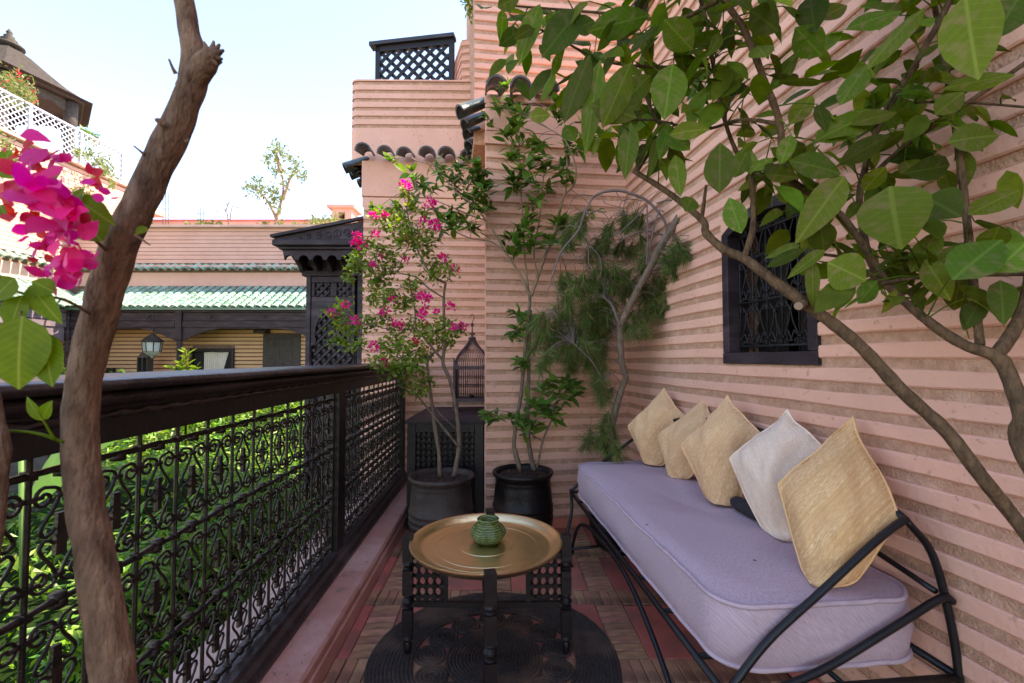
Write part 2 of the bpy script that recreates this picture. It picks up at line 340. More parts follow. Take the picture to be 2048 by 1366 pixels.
def mat34(p, d, n, s=1, sx=None):
    """frame: x along d (length), z near n"""
    d = Vector(d).normalized(); n = Vector(n); y = n.cross(d)
    if y.length < 1e-5: y = Vector((.3, .8, .5)).cross(d)
    y.normalize(); z = d.cross(y); sy = sx or s
    return [[d.x * s, y.x * sy, z.x * s, p[0]], [d.y * s, y.y * sy, z.y * s, p[1]], [d.z * s, y.z * sy, z.z * s, p[2]]]
def m44(a): return Matrix([*a, [0, 0, 0, 1]])
def leaf_template(L=1, Wd=.4, fold=.12, curl=.15, widest=.45, k=4, wav=0):
    vs = []; fs = []
    for i in range(k + 1):
        t = i / k; w = Wd * .5 * (math.sin(PI * t ** (math.log(.5) / math.log(widest))) ** .8 if 0 < t < 1 else 0.015)
        z = -curl * t * t; x = t * L
        vs += [(x, -w, z + fold * w * 2 + wav * math.sin(t * 9)), (x, 0, z), (x, w, z + fold * w * 2 - wav * math.sin(t * 8 + 1))]
    for i in range(k):
        a = i * 3; fs += [(a, a + 3, a + 4, a + 1), (a + 1, a + 4, a + 5, a + 2)]
    return vs, fs
def leaf_mesh(name, m, **kw):
    vs, fs = leaf_template(**kw); b = MB(); b.add(vs, fs); return b.mesh(name, m, True)
def rv(s=1): return Vector((random.gauss(0, s), random.gauss(0, s), random.gauss(0, s)))
# ------------------------------------------------------------------ striped plaster walls
PITCHZ = .0905
def ceil_level(z, top=H): return top - math.floor((top - z) / PITCHZ) * PITCHZ
def courses(parent, A, B, z0, z1, nrm, m, seg=.12, proud=.013, h=.054, skip=None, off=0, ends=(0, 0), nseg=None, jit=1):
    """smooth plaster courses standing proud of the rough joints, from A to B (xy)"""
    A = Vector((A[0], A[1], 0)); B = Vector((B[0], B[1], 0)); L = (B - A).length; d = (B - A) / L; nrm = Vector((nrm[0], nrm[1], 0)).normalized()
    k = math.ceil((z0 - H - off) / PITCHZ); z = H + off + k * PITCHZ
    while z + h < z1:
        runs = [(0, L)]
        if skip:
            for (s0, s1, a, b) in skip:
                if z + h > a and z < b:
                    runs = [r for q in runs for r in ((q[0], min(q[1], s0)), (max(q[0], s1), q[1])) if r[1] - r[0] > .01]
        for (r0, r1) in runs:
            n = nseg or max(2, int((r1 - r0) / seg)); vs = []; fs = []
            ph = random.random() * 50
            for i in range(n + 1):
                s_ = r0 + (r1 - r0) * i / n; base = A + d * s_
                j1 = mnoise.noise(Vector((s_ * 3, z * 9, ph))) * .0058 * jit; j2 = mnoise.noise(Vector((s_ * 3, z * 7, ph + 9))) * .0058 * jit
                j3 = mnoise.noise(Vector((s_ * 2, z * 7, ph + 19))) * .005 * jit
                zb, zt = z + j1, z + h + j2
                for (o_, zz) in ((-.004, zb), (proud * .55 + j3, zb), (proud + j3, zb + .006), (proud + j3, zt - .006), (proud * .55 + j3, zt), (-.004, zt)):
                    vs.append(base + nrm * o_ + Vector((0, 0, zz)))
            for i in range(n):
                for j in range(5): fs.append((i * 6 + j, i * 6 + 6 + j, i * 6 + 7 + j, i * 6 + j + 1))
            fs.append(tuple(range(6))); fs.append(tuple(n * 6 + j for j in range(6))[::-1])
            b = MB(); b.add(vs, fs); b.build('course', m, parent)
        z += PITCHZ
def slab(parent, name, A, B, z0, z1, nrm, thick, m, out=0):
    A = Vector((*A, 0)); B = Vector((*B, 0)); n = Vector((*nrm, 0)).normalized(); ps = []
    for z in (z0, z1):
        for q in (A + n * out, B + n * out, B - n * thick, A - n * thick): ps.append((q.x, q.y, z))
    b = MB(); b.hexa(ps); return b.build(name, m, parent)

YB = 3.80                                     # corner of the right wall
dR = Vector((-.136, 1)).normalized(); nR = Vector((-dR.y, dR.x))     # along right wall (away), normal to the left
nR = Vector((-1, -.136)).normalized()
C0 = Vector((wallX(YB), YB))                  # inner corner
dB = Vector((1, .136)).normalized(); nB = Vector((.136, -1)).normalized()
back_l = C0 - dB * 1.185                       # left end of near back wall
rw = root('right_wall', (C0.x, C0.y, 0), kind='structure')
A = C0 + dR * 0; Bv = C0 - dR * 7.5
# window opening measured along the wall from the corner
s_w0, s_w1, zw0, zw1 = 1.372, 1.996, 1.345, 2.10
def R2(s): q = C0 - dR * s; return (q.x, q.y)
TH = .3
slab(rw, 'masonry', R2(0), R2(s_w0), -3.2, 5.0, nR, TH, M['joint'])
slab(rw, 'masonry', R2(s_w1), R2(7.5), -3.2, 5.0, nR, TH, M['joint'])
slab(rw, 'masonry', R2(s_w0), R2(s_w1), -3.2, zw0, nR, TH, M['joint'])
slab(rw, 'masonry', R2(s_w0), R2(s_w1), zw1, 5.0, nR, TH, M['joint'])
courses(rw, R2(0), R2(4.6), .09, 4.75, nR, M['plaster'], skip=[(s_w0 - .004, s_w1 + .004, zw0 - .01, zw1 + .0)])
slab(rw, 'skirting', R2(0), R2(4.6), 0.0, .078, nR, .02, M['redtile'], out=.014)
bw = root('near_back_wall', (back_l.x, back_l.y, 0), kind='structure')
bl = (back_l.x, back_l.y); c0 = (C0.x - .0005, C0.y)
b = MB(); b.hexa([(x, y, z) for z in (-3.2, 3.44) for (x, y) in (bl, (C0.x + .3, C0.y + .04), (C0.x + .3, C0.y + 1.4), (bl[0] + .03, C0.y + 1.4))]); b.build('masonry', M['joint'], bw)
courses(bw, bl, c0, .09, 3.10, nB, M['plaster'], seg=.15)
slab(bw, 'band', bl, c0, 3.215, 3.44, nB, .02, M['plaster'], out=.016)
slab(bw, 'band', (bl[0] - .012, bl[1]), c0, 3.10, 3.20, nB, .02, M['plaster'], out=.030)
slab(bw, 'skirting', bl, (C0.x - .014, C0.y), 0.0, .078, nB, .02, M['redtile'], out=.016)
# plastered reveal of the left corner
b = MB(); b.box((bl[0] - .004, bl[1] + .5, 1.72), (.012, .98, 3.44)); b.build('reveal', M['plaster'], bw)
# upper setback tower above the tiles
tw = root('upper_tower', (-.34, 4.05, 3.44), kind='structure')
TA = (-.345, 4.06); TB = (1.9, 4.06 + .29)
slab(tw, 'masonry', TA, TB, 3.3, 7.2, nB, 2.2, M['joint'])
courses(tw, TA, TB, 3.78, 6.4, nB, M['plaster'], seg=.3, off=.02)
slab(tw, 'band', TA, TB, 3.44, 3.80, nB, .02, M['plaster'], out=.014)
# recessed back wall on the left
YL = 4.72; nL = Vector((.05, -1)).normalized()
LA = (-1.545, YL - .03); LB = (-.20, YL + .06)
lw = root('recessed_back_wall', (LA[0], LA[1], 0), kind='structure')
slab(lw, 'masonry', LA, LB, -3.6, 3.42, nL, 2.5, M['joint'])
courses(lw, LA, LB, -1.2, 2.98, nL, M['plaster'], seg=.25, ends=(1, 0))
slab(lw, 'band', (LA[0] - .02, LA[1]), LB, 3.05, 3.42, nL, .05, M['plaster'], out=.022)
slab(lw, 'band', (LA[0] - .012, LA[1]), LB, 2.945, 3.035, nL, .02, M['plaster'], out=.018)
# parapet block with rounded corner over the tiles
PA = P(703, 200, YL + .06); pz0, pz1 = 3.42, P(703, 160, YL + .06).z
pw = root('parapet_block', (PA.x, PA.y, pz0), kind='structure')
def parapet_ring(z, o):
    pts = [(-.2, YL + .06 - o + .02)]
    cx, cy, r = PA.x + .07, YL + .06 + .07, .07 + o
    for i in range(7):
        a = -PI / 2 - i / 6 * PI / 2; pts.append((cx + r * math.cos(a), cy + r * math.sin(a)))
    pts.append((PA.x - o, YL + 2.4)); pts.append((-.2, YL + 2.4)); return [(x, y, z) for x, y in pts]
def ringprism(z0, z1, o, name, m, par):
    a = parapet_ring(z0, o); c = parapet_ring(z1, o); n = len(a); b = MB()
    b.add(a + c, [tuple(range(n)), tuple(range(2 * n - 1, n - 1, -1))] + [(i, i + n, (i + 1) % n + n, (i + 1) % n) for i in range(n)]); return b.build(name, m, par)
ringprism(pz0, pz1 - .02, 0, 'masonry', M['joint'], pw)
ringprism(pz0, pz0 + .40, .012, 'band', M['plaster'], pw)
zz = pz0 + .44
while zz + .05 < pz1 - .03:
    ringprism(zz, zz + .056, .012, 'course', M['plaster'], pw); zz += PITCHZ + .004
ringprism(zz, pz1, .014, 'course', M['plaster'], pw)
# wood lattice screen on the terrace
sA = P(752, 160, 5.5); sB = P(908, 164, 5.35); zt = P(752, 92, 5.5).z
ls = root('terrace_lattice_screen', sA, 'dark wooden diamond lattice screen standing on the pink terrace parapet', 'lattice screen')
dS = (sB - sA); dS.z = 0; Ls = dS.length; dS.normalize(); up = Vector((0, 0, 1)); sA.z = pz1 - .12; hS = zt - sA.z
fr = MB(); fr.beam(sA + up * (hS - .06) , sA + up * (hS - .06) + dS * Ls, .05, .07); fr.beam(sA + up * .17, sA + up * .17 + dS * Ls, .05, .06)
fr.beam(sA + dS * .03, sA + dS * .03 + up * hS, .05, .06, up=dS); fr.beam(sA + dS * (Ls - .03), sA + dS * (Ls - .03) + up * hS, .05, .06, up=dS)
fr.build('screen_frame', M['darkwood'], ls)
cp = MB(); cp.beam(sA + up * (hS) - dS * .07, sA + up * hS + dS * (Ls + .01), .12, .045); cp.build('cap_rail', M['caprail'], ls)
def lattice(parent, O, ax, az, L, Hh, step, w, th, m, name='slat'):
    """diagonal slats clipped to a rectangle, each its own part"""
    nn = ax.cross(az)
    for sg in (1, -1):
        k = -Hh if sg > 0 else 0
        while k < (L if sg > 0 else L + Hh):
            # line x = k + sg*t, z = t
            t0, t1 = 0, Hh
            if sg > 0: t0 = max(0, -k); t1 = min(Hh, L - k)
            else: t0 = max(0, k - L); t1 = min(Hh, k)
            if t1 - t0 > w:
                a = O + ax * (k + sg * t0) + az * t0 + nn * th * sg * .5; b_ = O + ax * (k + sg * t1) + az * t1 + nn * th * sg * .5
                mb = MB(); mb.beam(a, b_, w, th, up=nn); mb.build(name, m, parent)
            k += step
lattice(ls, sA + dS * .06 + up * .20, dS, up, Ls - .12, hS - .29, .142, .042, .012, M['darkwood'])
# small chamfered wall between the screen and the tower
wa = P(905, 180, 5.25); wb = P(950, 180, 4.7)
for (a, c, zt_, nm) in ((P(905, 180, 5.6), P(922, 180, 5.2), 0, 'x'), (P(922, 180, 5.2), P(955, 180, 5.15), 0, 'y')): pass
cw = root('stair_head_wall', (wa.x, wa.y, pz1 - .2), kind='structure')
q0 = P(903, 100, 5.75); q1 = P(924, 80, 5.15); q2 = P(960, 80, 5.12)
b = MB(); z0_ = pz1 - .1; z1_ = q1.z
b.add([(q0.x, q0.y, z0_), (q1.x, q1.y, z0_), (q2.x, q2.y, z0_), (q2.x, 6.6, z0_), (q0.x, 6.6, z0_)] + [(q0.x, q0.y, z1_), (q1.x, q1.y, z1_), (q2.x, q2.y, z1_), (q2.x, 6.6, z1_), (q0.x, 6.6, z1_)],
      [(4, 3, 2, 1, 0), (5, 6, 7, 8, 9), (0, 1, 6, 5), (1, 2, 7, 6), (2, 3, 8, 7), (3, 4, 9, 8), (4, 0, 5, 9)]); b.build('masonry', M['joint'], cw)
n1 = (Vector((q1.x - q0.x, q1.y - q0.y))); n1 = Vector((n1.y, -n1.x)).normalized()
courses(cw, (q0.x, q0.y), (q1.x, q1.y), z0_, z1_ + .05, n1, M['plaster'], nseg=2)
courses(cw, (q1.x, q1.y), (q2.x, q2.y), z0_, z1_ + .05, (0, -1), M['plaster'], nseg=2)

# ------------------------------------------------------------------ half-round tiles on the wall ledges
def barrel_mesh(name, m, L=.27, r0=.062, r1=.088, th=.014, n=8):
    b = MB(); vs = []; k = 5
    for i in range(k):
        t = i / (k - 1); r = r0 + (r1 - r0) * t; x = L * t
        for rr in (r, r - th):
            for j in range(n + 1):
                a = PI * j / n; wob = 1 + .03 * math.sin(3 * a + 2 * t); vs.append((x, rr * math.cos(a) * wob, rr * math.sin(a) * .95))
    w = n + 1; fs = []
    for i in range(k - 1):
        for j in range(n):
            a = i * 2 * w + j; c = a + 2 * w; fs.append((a, a + 1, c + 1, c)); a += w; c += w; fs.append((a + 1, a, c, c + 1))
        for j in (0, n):
            a = i * 2 * w + j; c = a + 2 * w; fs.append((a, c, c + w, a + w) if j == 0 else (a + w, c + w, c, a))
    for i in (0, k - 1):
        for j in range(n):
            a = i * 2 * w + j; fs.append((a, a + w, a + w + 1, a + 1) if i else (a + 1, a + w + 1, a + w, a))
    b.add(vs, fs); return b.mesh(name, m, True)
BAR = [barrel_mesh('barrel_tile', M['tile_slate'], r1=.084 + .004 * i) for i in range(3)]
def tile_row(parent, A, B, z, out, n, drop=.30, L=1, cover=True):
    A = Vector((*A, z)); B = Vector((*B, z)); o = Vector((*out, 0)).normalized()
    d = (B - A).normalized(); 
    for i in range(n):
        c = A.lerp(B, (i + .5) / n); dr = (o * 1 + Vector((0, 0, -drop - random.uniform(-.06, .08))) + d * random.uniform(-.05, .05)).normalized()
        # pan tile (open upwards) between covers
        for kind in (0, 1):
            if kind == 0: p = c + Vector((0, 0, .055)) - o * .03; nz = Vector((0, 0, 1))
            else: p = c + d * ((B - A).length / n / 2) + Vector((0, 0, .035)) - o * .12; nz = Vector((0, 0, -1))
            if kind == 1: continue
            mw = m44(mat34(p, dr, nz, L * random.uniform(.97, 1.03)))
            inst('roof_tile', random.choice(BAR), mw, parent)
tn = root('near_tile_ledge', (bl[0], bl[1], 3.44), 'row of weathered grey-blue barrel tiles on the nearer wall ledge', 'tile ledge', 'barrel tile ledges on the pink walls')
tile_row(tn, (bl[0] - .05, bl[1] - .02), (C0.x, C0.y - .03), 3.46, nB, 6)
tile_row(tn, (bl[0] - .02, bl[1] + .03), (bl[0] - .02, bl[1] + 1.02), 3.46, (-1, -.45), 5, drop=.62)
b = MB(); b.box(((bl[0] + C0.x) / 2 + .02, bl[1] + .62, 3.50), (1.25, 1.18, .07)); b.build('ledge_bed', M['plaster'], tn)
tl = root('far_tile_ledge', (LA[0], LA[1], 3.42), 'row of weathered barrel tiles on the recessed wall, wrapping its left corner', 'tile ledge', 'barrel tile ledges on the pink walls')
tile_row(tl, (LA[0] - .06, LA[1] - .02), (LB[0] - .15, LB[1] - .02), 3.43, nL, 6)
tile_row(tl, (LA[0] - .02, LA[1] + .02), (LA[0] - .02, LA[1] + 2.3), 3.43, (-1, -.4), 11, drop=.6)
# house corner high on the right behind the tree (tile end)
tr = root('tower_tile_ledge', (.8, 3.9, 4.3), 'short run of barrel tiles high on the tower, half hidden by citrus leaves', 'tile ledge')
tq = P(1292, 100, 3.75)
tile_row(tr, (tq.x - .02, tq.y), (tq.x + .03, tq.y - .55), tq.z, (-1, -.1), 3)
b = MB(); b.box((tq.x + .15, tq.y - .2, tq.z + .02), (.3, .9, .06)); b.build('ledge_bed', M['plaster'], tr)

# ------------------------------------------------------------------ balcony floor, bricks and kerb
fl = root('balcony_floor', (0, 2, 0), kind='structure')
b = MB(); b.add([(-1.2, -2.2, -.012), (wallX(-2.2), -2.2, -.012), (wallX(3.75), 3.75, -.012), (-.2, 3.8, -.012), (-.2, 4.8, -.012), (-1.2, 4.8, -.012)], [(0, 1, 2, 3, 4, 5)]); b.build('mortar_bed', M['mortar'], fl)
b = MB(); b.box((0, 1.3, -.2), (2.6, 7.0, .37)); b.build('balcony_slab', M['garden_wall'], fl)
def floorpt(t, s):   # t across from kerb foot, s along (Y)
    return Vector((-.735 - .033 * s + t, s, 0))
def piece_mesh(name, lx, ly, m, h=.014):
    b = MB(); e = .004; x, y = lx / 2, ly / 2
    vs = [(-x, -y, -.012), (x, -y, -.012), (x, y, -.012), (-x, y, -.012), (-x, -y, h - .018), (x, -y, h - .018), (x, y, h - .018), (-x, y, h - .018),
          (-x + e, -y + e, h - .014), (x - e, -y + e, h - .014), (x - e, y - e, h - .014), (-x + e, y - e, h - .014)]
    b.add(vs, [(0, 1, 5, 4), (1, 2, 6, 5), (2, 3, 7, 6), (3, 0, 4, 7), (4, 5, 9, 8), (5, 6, 10, 9), (6, 7, 11, 10), (7, 4, 8, 11), (8, 9, 10, 11)]); return b.mesh(name, m)
BR_H = piece_mesh('brick', .149, .051, M['brick']); BR_V = piece_mesh('brick', .049, .151, M['brick'])
T_R = piece_mesh('red_tile', .453, .445, M['redtile']); T_S = piece_mesh('red_tile', .053, .445, M['redtile'])
rzf = math.atan(.033)
def lay(me, name, t, s_):
    p = floorpt(t, s_)
    if p.x > wallX(s_) - .03 or p.y > 4.6 or (p.x > -.25 and p.y > 3.74 + .1 * p.x): return
    o = inst(name, me, Matrix.Translation((p.x, p.y, random.uniform(-.0015, .0015))) @ Matrix.Rotation(rzf + random.uniform(-.01, .01), 4, 'Z') @ Matrix.Rotation(random.uniform(-.006, .006), 4, 'X'), fl)
per = .61
rows0 = 2.119 - per * 2
for r in range(6):
    s0 = rows0 + r * per          # s0..s0+.45 tiles; s0+.45..s0+.61 brick band
    lay(T_S, 'red_tile', .03, s0 + .225)
    for i in range(2): 
        if r < 6: lay(BR_V, 'brick', .027, s0 + .532)
    t = .058
    for c in range(4):
        if t > 2.2: break
        for k in range(8): lay(BR_H, 'brick', t + .077, s0 + .028 + k * .0563)
        for k in range(3): lay(BR_V, 'brick', t + .026 + k * .052, s0 + .532)
        lay(T_R, 'red_tile', t + .155 + .2275, s0 + .225)
        for k in range(9):
            lay(BR_V, 'brick', t + .157 + .026 + k * .0512, s0 + .532)
        t += per
# kerb under the railing
kb = root('balcony_kerb', (-.9, 2, 0), kind='structure')
def kerb_prof(Y):
    x = -.735 - .033 * Y
    return [(x - .62, -.4), (x, -.4), (x, .075), (x - .012, .08), (x - .012, .10), (x - .004, .105), (x - .004, .125), (x - .014, .14), (x - .20, .146), (x - .42, .13), (x - .43, .12), (x - .43, -.4)]
b = MB(); vs = []; n = 40; prof_n = 11
for i in range(n + 1):
    Y = -2.2 + (YL + .02 + 2.2) * i / n; pr = kerb_prof(Y)[1:]
    for (x, z) in pr: vs.append((x + random.uniform(-.0012, .0012), Y, z + (random.uniform(-.001, .001) if z > .1 else 0)))
fs = [(i * prof_n + j, i * prof_n + j + 1, (i + 1) * prof_n + j + 1, (i + 1) * prof_n + j) for i in range(n) for j in range(prof_n - 1)]
b.add(vs, fs); kk = b.build('kerb', M['kerbpaint'], kb)
b = MB()
for Y0, Y1 in ((-2.2, YL),):
    b.hexa([(railX(Y0, -.31), Y0, .10), (railX(Y0, -.10), Y0, .10), (railX(Y1, -.10), Y1, .10), (railX(Y1, -.31), Y1, .10),
            (railX(Y0, -.31), Y0, .155), (railX(Y0, -.10), Y0, .155), (railX(Y1, -.10), Y1, .155), (railX(Y1, -.31), Y1, .155)])
b.build('coping', M['coping'], kb)
# ------------------------------------------------------------------ railing
rl = root('balcony_railing', (railX(2), 2, .15), 'long dark wooden railing with scrolled wrought iron panels along the balcony edge', 'railing')
RY0, RY1 = -1.3, YL - .03
def extrude_line(prof, y0, y1, name, m, n=1, fx=railX, parent=None, wob=0):
    vs = []; k = len(prof)
    for i in range(n + 1):
        Y = y0 + (y1 - y0) * i / n
        for (o, z) in prof: vs.append((fx(Y, o), Y, z + (random.uniform(-wob, wob) if wob else 0)))
    fs = [(i * k + j, i * k + (j + 1) % k, (i + 1) * k + (j + 1) % k, (i + 1) * k + j) for i in range(n) for j in range(k)]
    fs += [tuple(range(k))[::-1], tuple(n * k + j for j in range(k))]
    b = MB(); b.add(vs, fs); return bevel(b.build(name, m, parent), .003, 2, 30)
extrude_line([(-.19, 1.285), (.035, 1.285), (.052, 1.290), (.058, 1.300), (.052, 1.311), (.035, 1.316), (-.19, 1.318)][::1], RY0, RY1, 'cap_rail', M['caprail'], 20, parent=rl, wob=.0008)
extrude_line([(-.14, 1.245), (.005, 1.245), (.022, 1.258), (.028, 1.268), (.022, 1.278), (.0, 1.286), (-.14, 1.286)], RY0, RY1, 'moulding', M['caprail'], 8, parent=rl)
extrude_line([(-.11, 1.158), (-.003, 1.158), (-.003, 1.246), (-.11, 1.246)], RY0, RY1, 'top_beam', M['darkwood'], 8, parent=rl)
# rope moulding
pts = []; n = 900; b = MB(); vs = []; fs = []
for i in range(n + 1):
    Y = .2 + (RY1 - .2) * i / n; tw_ = i * .35
    for j in range(6):
        a = 2 * PI * j / 6; rr = .0085 * (1 + .42 * math.cos(2 * a - tw_)); vs.append((railX(Y, .002) + rr * math.cos(a), Y, 1.226 + rr * math.sin(a)))
for i in range(n):
    for j in range(6): fs.append((i * 6 + j, i * 6 + (j + 1) % 6, i * 6 + 6 + (j + 1) % 6, i * 6 + 6 + j))
b.add(vs, fs); b.build('rope_moulding', M['caprail'], rl, True)
extrude_line([(-.10, .148), (.048, .148), (.048, .170), (.040, .176), (.034, .192), (.012, .204), (.004, .222), (-.09, .226)], RY0, RY1, 'bottom_rail', M['caprail'], 20, parent=rl, wob=.0008)
posts = [.76, 2.77, YL - .09]
for Y in posts + [-1.25]:
    b = MB(); w = .05
    b.hexa([(railX(Y - w, o1), Y + y1, z) for z in (.2, 1.16) for (o1, y1) in ((-.085, -w), (.0, -w), (.0, w), (-.085, w))]); bevel(b.build('post', M['darkwood'], rl), .006)
# scroll motif between two bars, local x along rail, z up; cell .1445 x .29
CW = .1445
def arc_spiral(c, r0, a0, turns, sgn, n=16, shrink=.22):
    out = []
    for i in range(n + 1):
        t = i / n; a = a0 + sgn * 2 * PI * turns * t; r = r0 * (1 - (1 - shrink) * t)
        out.append(Vector((c[0] + r * math.cos(a), 0, c[1] + r * math.sin(a))))
    return out
def motif(ch=.288):
    b = MB(); h = ch / 2
    for sx in (1, -1):
        for sz in (1, -1):
            z = lambda q: sz * q
            # spiral by the bar then neck, belly, hook at the stub
            c = (sx * .040, z(h - .056))
            sp = arc_spiral(c, .0235, PI / 2 * sz + 0, 1.25, -sx * sz, 18)   # winds outwards near the bar
            path = [Vector((p.x, 0, p.z)) for p in sp][::-1]
            tail = [(.012, h - .040), (.0065, h - .056), (.018, h - .082), (.040, h - .112), (.046, h - .128), (.036, h - .139), (.022, h - .136), (.013, h - .127)]
            tl_ = spline([path[-1]] + [Vector((sx * x, 0, z(q))) for x, q in tail], 5)
            full = path[:-1] + tl_
            b.tube(full, .0041, 5)
        # clip between scroll and bar
    for sz in (1, -1):
        b.box((0, 0, sz * (h - .056)), (.022, .011, .009))
        for sx in (1, -1): b.box((sx * .058, 0, sz * (h - .052)), (.028, .010, .008))
        b.box((0, 0, sz * (h - .006)), (.022, .024, .020))
    return b
MOT = motif().mesh('scroll_ornament', M['iron'], True)
stubmb = MB(); stubmb.hexa([(-.011, -.006, -.044), (.011, -.006, -.044), (.011, .006, -.044), (-.011, .006, -.044), (-.0085, -.005, .048), (.0085, -.005, .048), (.0085, .005, .048), (-.0085, .005, .048)])
stubmb.box((0, 0, 0), (.028, .017, .006)); STUB = stubmb.mesh('stub', M['iron'])
barmb = MB(); barmb.tube([(0, 0, .22), (0, 0, .5), (0, 0, .8), (0, 0, 1.165)], .0060, 6); 
for z in (1.115 - .052, .825 + .052, .825 - .052, .535 + .052, .535 - .052, .245 + .052): barmb.box((0, 0, z), (.021, .014, .011))
for z in (1.115, .825, .535, .245): barmb.box((0, 0, z), (.018, .022, .020))
BAR_I = barmb.mesh('iron_bar', M['iron'])
zrows = [1.115, .825, .535, .245]
for (ya, yb) in ((-1.2, .71), (.81, 2.72), (2.82, YL - .14)):
    n = 13; st = (yb - ya) / n
    vis = ya > 0
    for z in zrows:
        a = Vector((railX(ya, -.042), ya, z)); c = Vector((railX(yb, -.042), yb, z)); b = MB()
        k = 60; b.tube([a.lerp(c, i / k) + Vector((0, 0, .0014 * math.sin(i * 1.3))) for i in range(k + 1)], [.0078 + .0014 * math.sin(i * 2.1) for i in range(k + 1)], 6)
        b.build('iron_rail', M['iron'], rl, True)
    # flat iron frame round the panel
    for Y in (ya + .012, yb - .012): b = MB(); b.beam((railX(Y, -.042), Y, .22), (railX(Y, -.042), Y, 1.16), .024, .006, up=Vector((0, 1, 0))); b.build('panel_frame', M['iron'], rl)
    for i in range(n):
        Yc = ya + st * (i + .5)
        if not vis and Yc < -.2: continue
        rotm = Matrix.Rotation(PI / 2 + .035, 4, 'Z')
        for r in range(3):
            zc = (zrows[r] + zrows[r + 1]) / 2
            T = Matrix.Translation((railX(Yc, -.042) + random.uniform(-.002, .002), Yc, zc)) @ rotm @ Matrix.Rotation(random.uniform(-.03, .03), 4, 'Y') @ Matrix.Diagonal((st / CW, 1, 1, 1))
            inst('scroll_ornament', MOT, T, rl)
            inst('stub', STUB, Matrix.Translation((railX(Yc, -.042), Yc, zc)) @ rotm @ Matrix.Rotation(random.uniform(-.25, .25), 4, 'Z'), rl)
        if i: 
            Yb = ya + st * i
            inst('iron_bar', BAR_I, Matrix.Translation((railX(Yb, -.042), Yb, 0)) @ rotm, rl)
# ------------------------------------------------------------------ arched window with iron grille in the right wall
wn = root('grille_window', (C0 - dR * 1.68).to_3d() + Vector((0, 0, zw0)), 'arched dark wooden window with scrolled iron grille set in the pink striped wall', 'window')
def Wp(s, z, o=0): q = C0 - dR * s + nR * o; return Vector((q.x, q.y, z))
sD = Vector((-dR.x, -dR.y, 0)); nD = Vector((nR.x, nR.y, 0)); UP = Vector((0, 0, 1))
b = MB(); s0, s1 = s_w0 - .004, s_w1 + .006; fw = .052
b.hexa([Wp(s0, zw0 - .012, .02), Wp(s1, zw0 - .012, .02), Wp(s1, zw0 - .012, -.10), Wp(s0, zw0 - .012, -.10), Wp(s0, zw0 + .045, .02), Wp(s1, zw0 + .045, .02), Wp(s1, zw0 + .045, -.10), Wp(s0, zw0 + .045, -.10)]); bevel(b.build('sill', M['purplewood'], wn), .004)
for (a, c) in ((s0, s0 + fw), (s1 - fw, s1)):
    b = MB(); b.hexa([Wp(a, zw0 + .046, .018), Wp(c, zw0 + .046, .018), Wp(c, zw0 + .046, -.10), Wp(a, zw0 + .046, -.10), Wp(a, 2.02, .018), Wp(c, 2.02, .018), Wp(c, 2.02, -.10), Wp(a, 2.02, -.10)]); bevel(b.build('jamb', M['purplewood'], wn), .004)
# arched head
sc_ = (s0 + s1) / 2; hw = (s1 - s0) / 2; outer = []; inner = []
for i in range(17):
    t = i / 16; x = -1 + 2 * t; outer.append((sc_ + hw * x, 2.021 + .085 * (1 - x * x))); inner.append((sc_ + (hw - fw) * x, 2.000 + .055 * (1 - x * x)))
b = MB(); poly = outer + inner[::-1]
b.add([Wp(s, z, .018) for s, z in poly] + [Wp(s, z, -.10) for s, z in poly], [(i, i + 1, 33 - i - 1, 33 - i) for i in range(16)] + [(i, i + 34, i + 35, i + 1) for i in range(16)] + [(i, i + 34, i + 35, i + 1) for i in range(17, 33)])
b.build('arched_head', M['purplewood'], wn)
# plaster spandrels between the arch and the square opening
for sgn in (0, 1):
    seg = outer[:9] if not sgn else outer[8:]
    cx = s0 - .01 if not sgn else s1 + .01
    poly = [(cx, 2.02)] + seg + [(cx, 2.12)] if not sgn else seg + [(cx, 2.02), (cx, 2.12)]
    poly = ([(s0 - .01, 2.12)] + [(s0 - .01, 2.021)] + seg + [(sc_, 2.12)]) if not sgn else ([(sc_, 2.12)] + seg + [(s1 + .01, 2.021), (s1 + .01, 2.12)])
    b = MB(); n = len(poly); b.add([Wp(s, z, .013) for s, z in poly] + [Wp(s, z, -.1) for s, z in poly], [tuple(range(n)), tuple(range(2 * n - 1, n - 1, -1))] + [(i, i + n, (i + 1) % n + n, (i + 1) % n) for i in range(n)])
    b.build('spandrel', M['plaster'], rw)
# dark room behind, old boards
b = MB(); b.hexa([Wp(s0 - .1, 1.2, -.298), Wp(s1 + .1, 1.2, -.298), Wp(s1 + .1, 1.2, -.33), Wp(s0 - .1, 1.2, -.33), Wp(s0 - .1, 2.3, -.298), Wp(s1 + .1, 2.3, -.298), Wp(s1 + .1, 2.3, -.33), Wp(s0 - .1, 2.3, -.33)]); b.build('backing', M['black'], wn)
for k in range(7):
    a = s0 + fw + .002 + k * .073; 
    if k == 3: continue
    b = MB(); b.hexa([Wp(a, zw0 + .05, -.15), Wp(a + .069, zw0 + .05, -.15), Wp(a + .069, zw0 + .05, -.17), Wp(a, zw0 + .05, -.17), Wp(a, 2.03, -.15), Wp(a + .069, 2.03, -.15), Wp(a + .069, 2.03, -.17), Wp(a, 2.03, -.17)]); bevel(b.build('shutter_board', M['darkwood'], wn), .003)
gn = 5; ga, gb = s0 + fw + .012, s1 - fw - .012; gst = (gb - ga) / gn
for z in (zw0 + .075, zw0 + .30, zw0 + .52, 1.99):
    b = MB(); b.tube([Wp(ga - .012, z, -.045), Wp((ga + gb) / 2, z + .001, -.045), Wp(gb + .012, z, -.045)], .0065, 6); b.build('grille_bar', M['grilleiron'], wn, True)
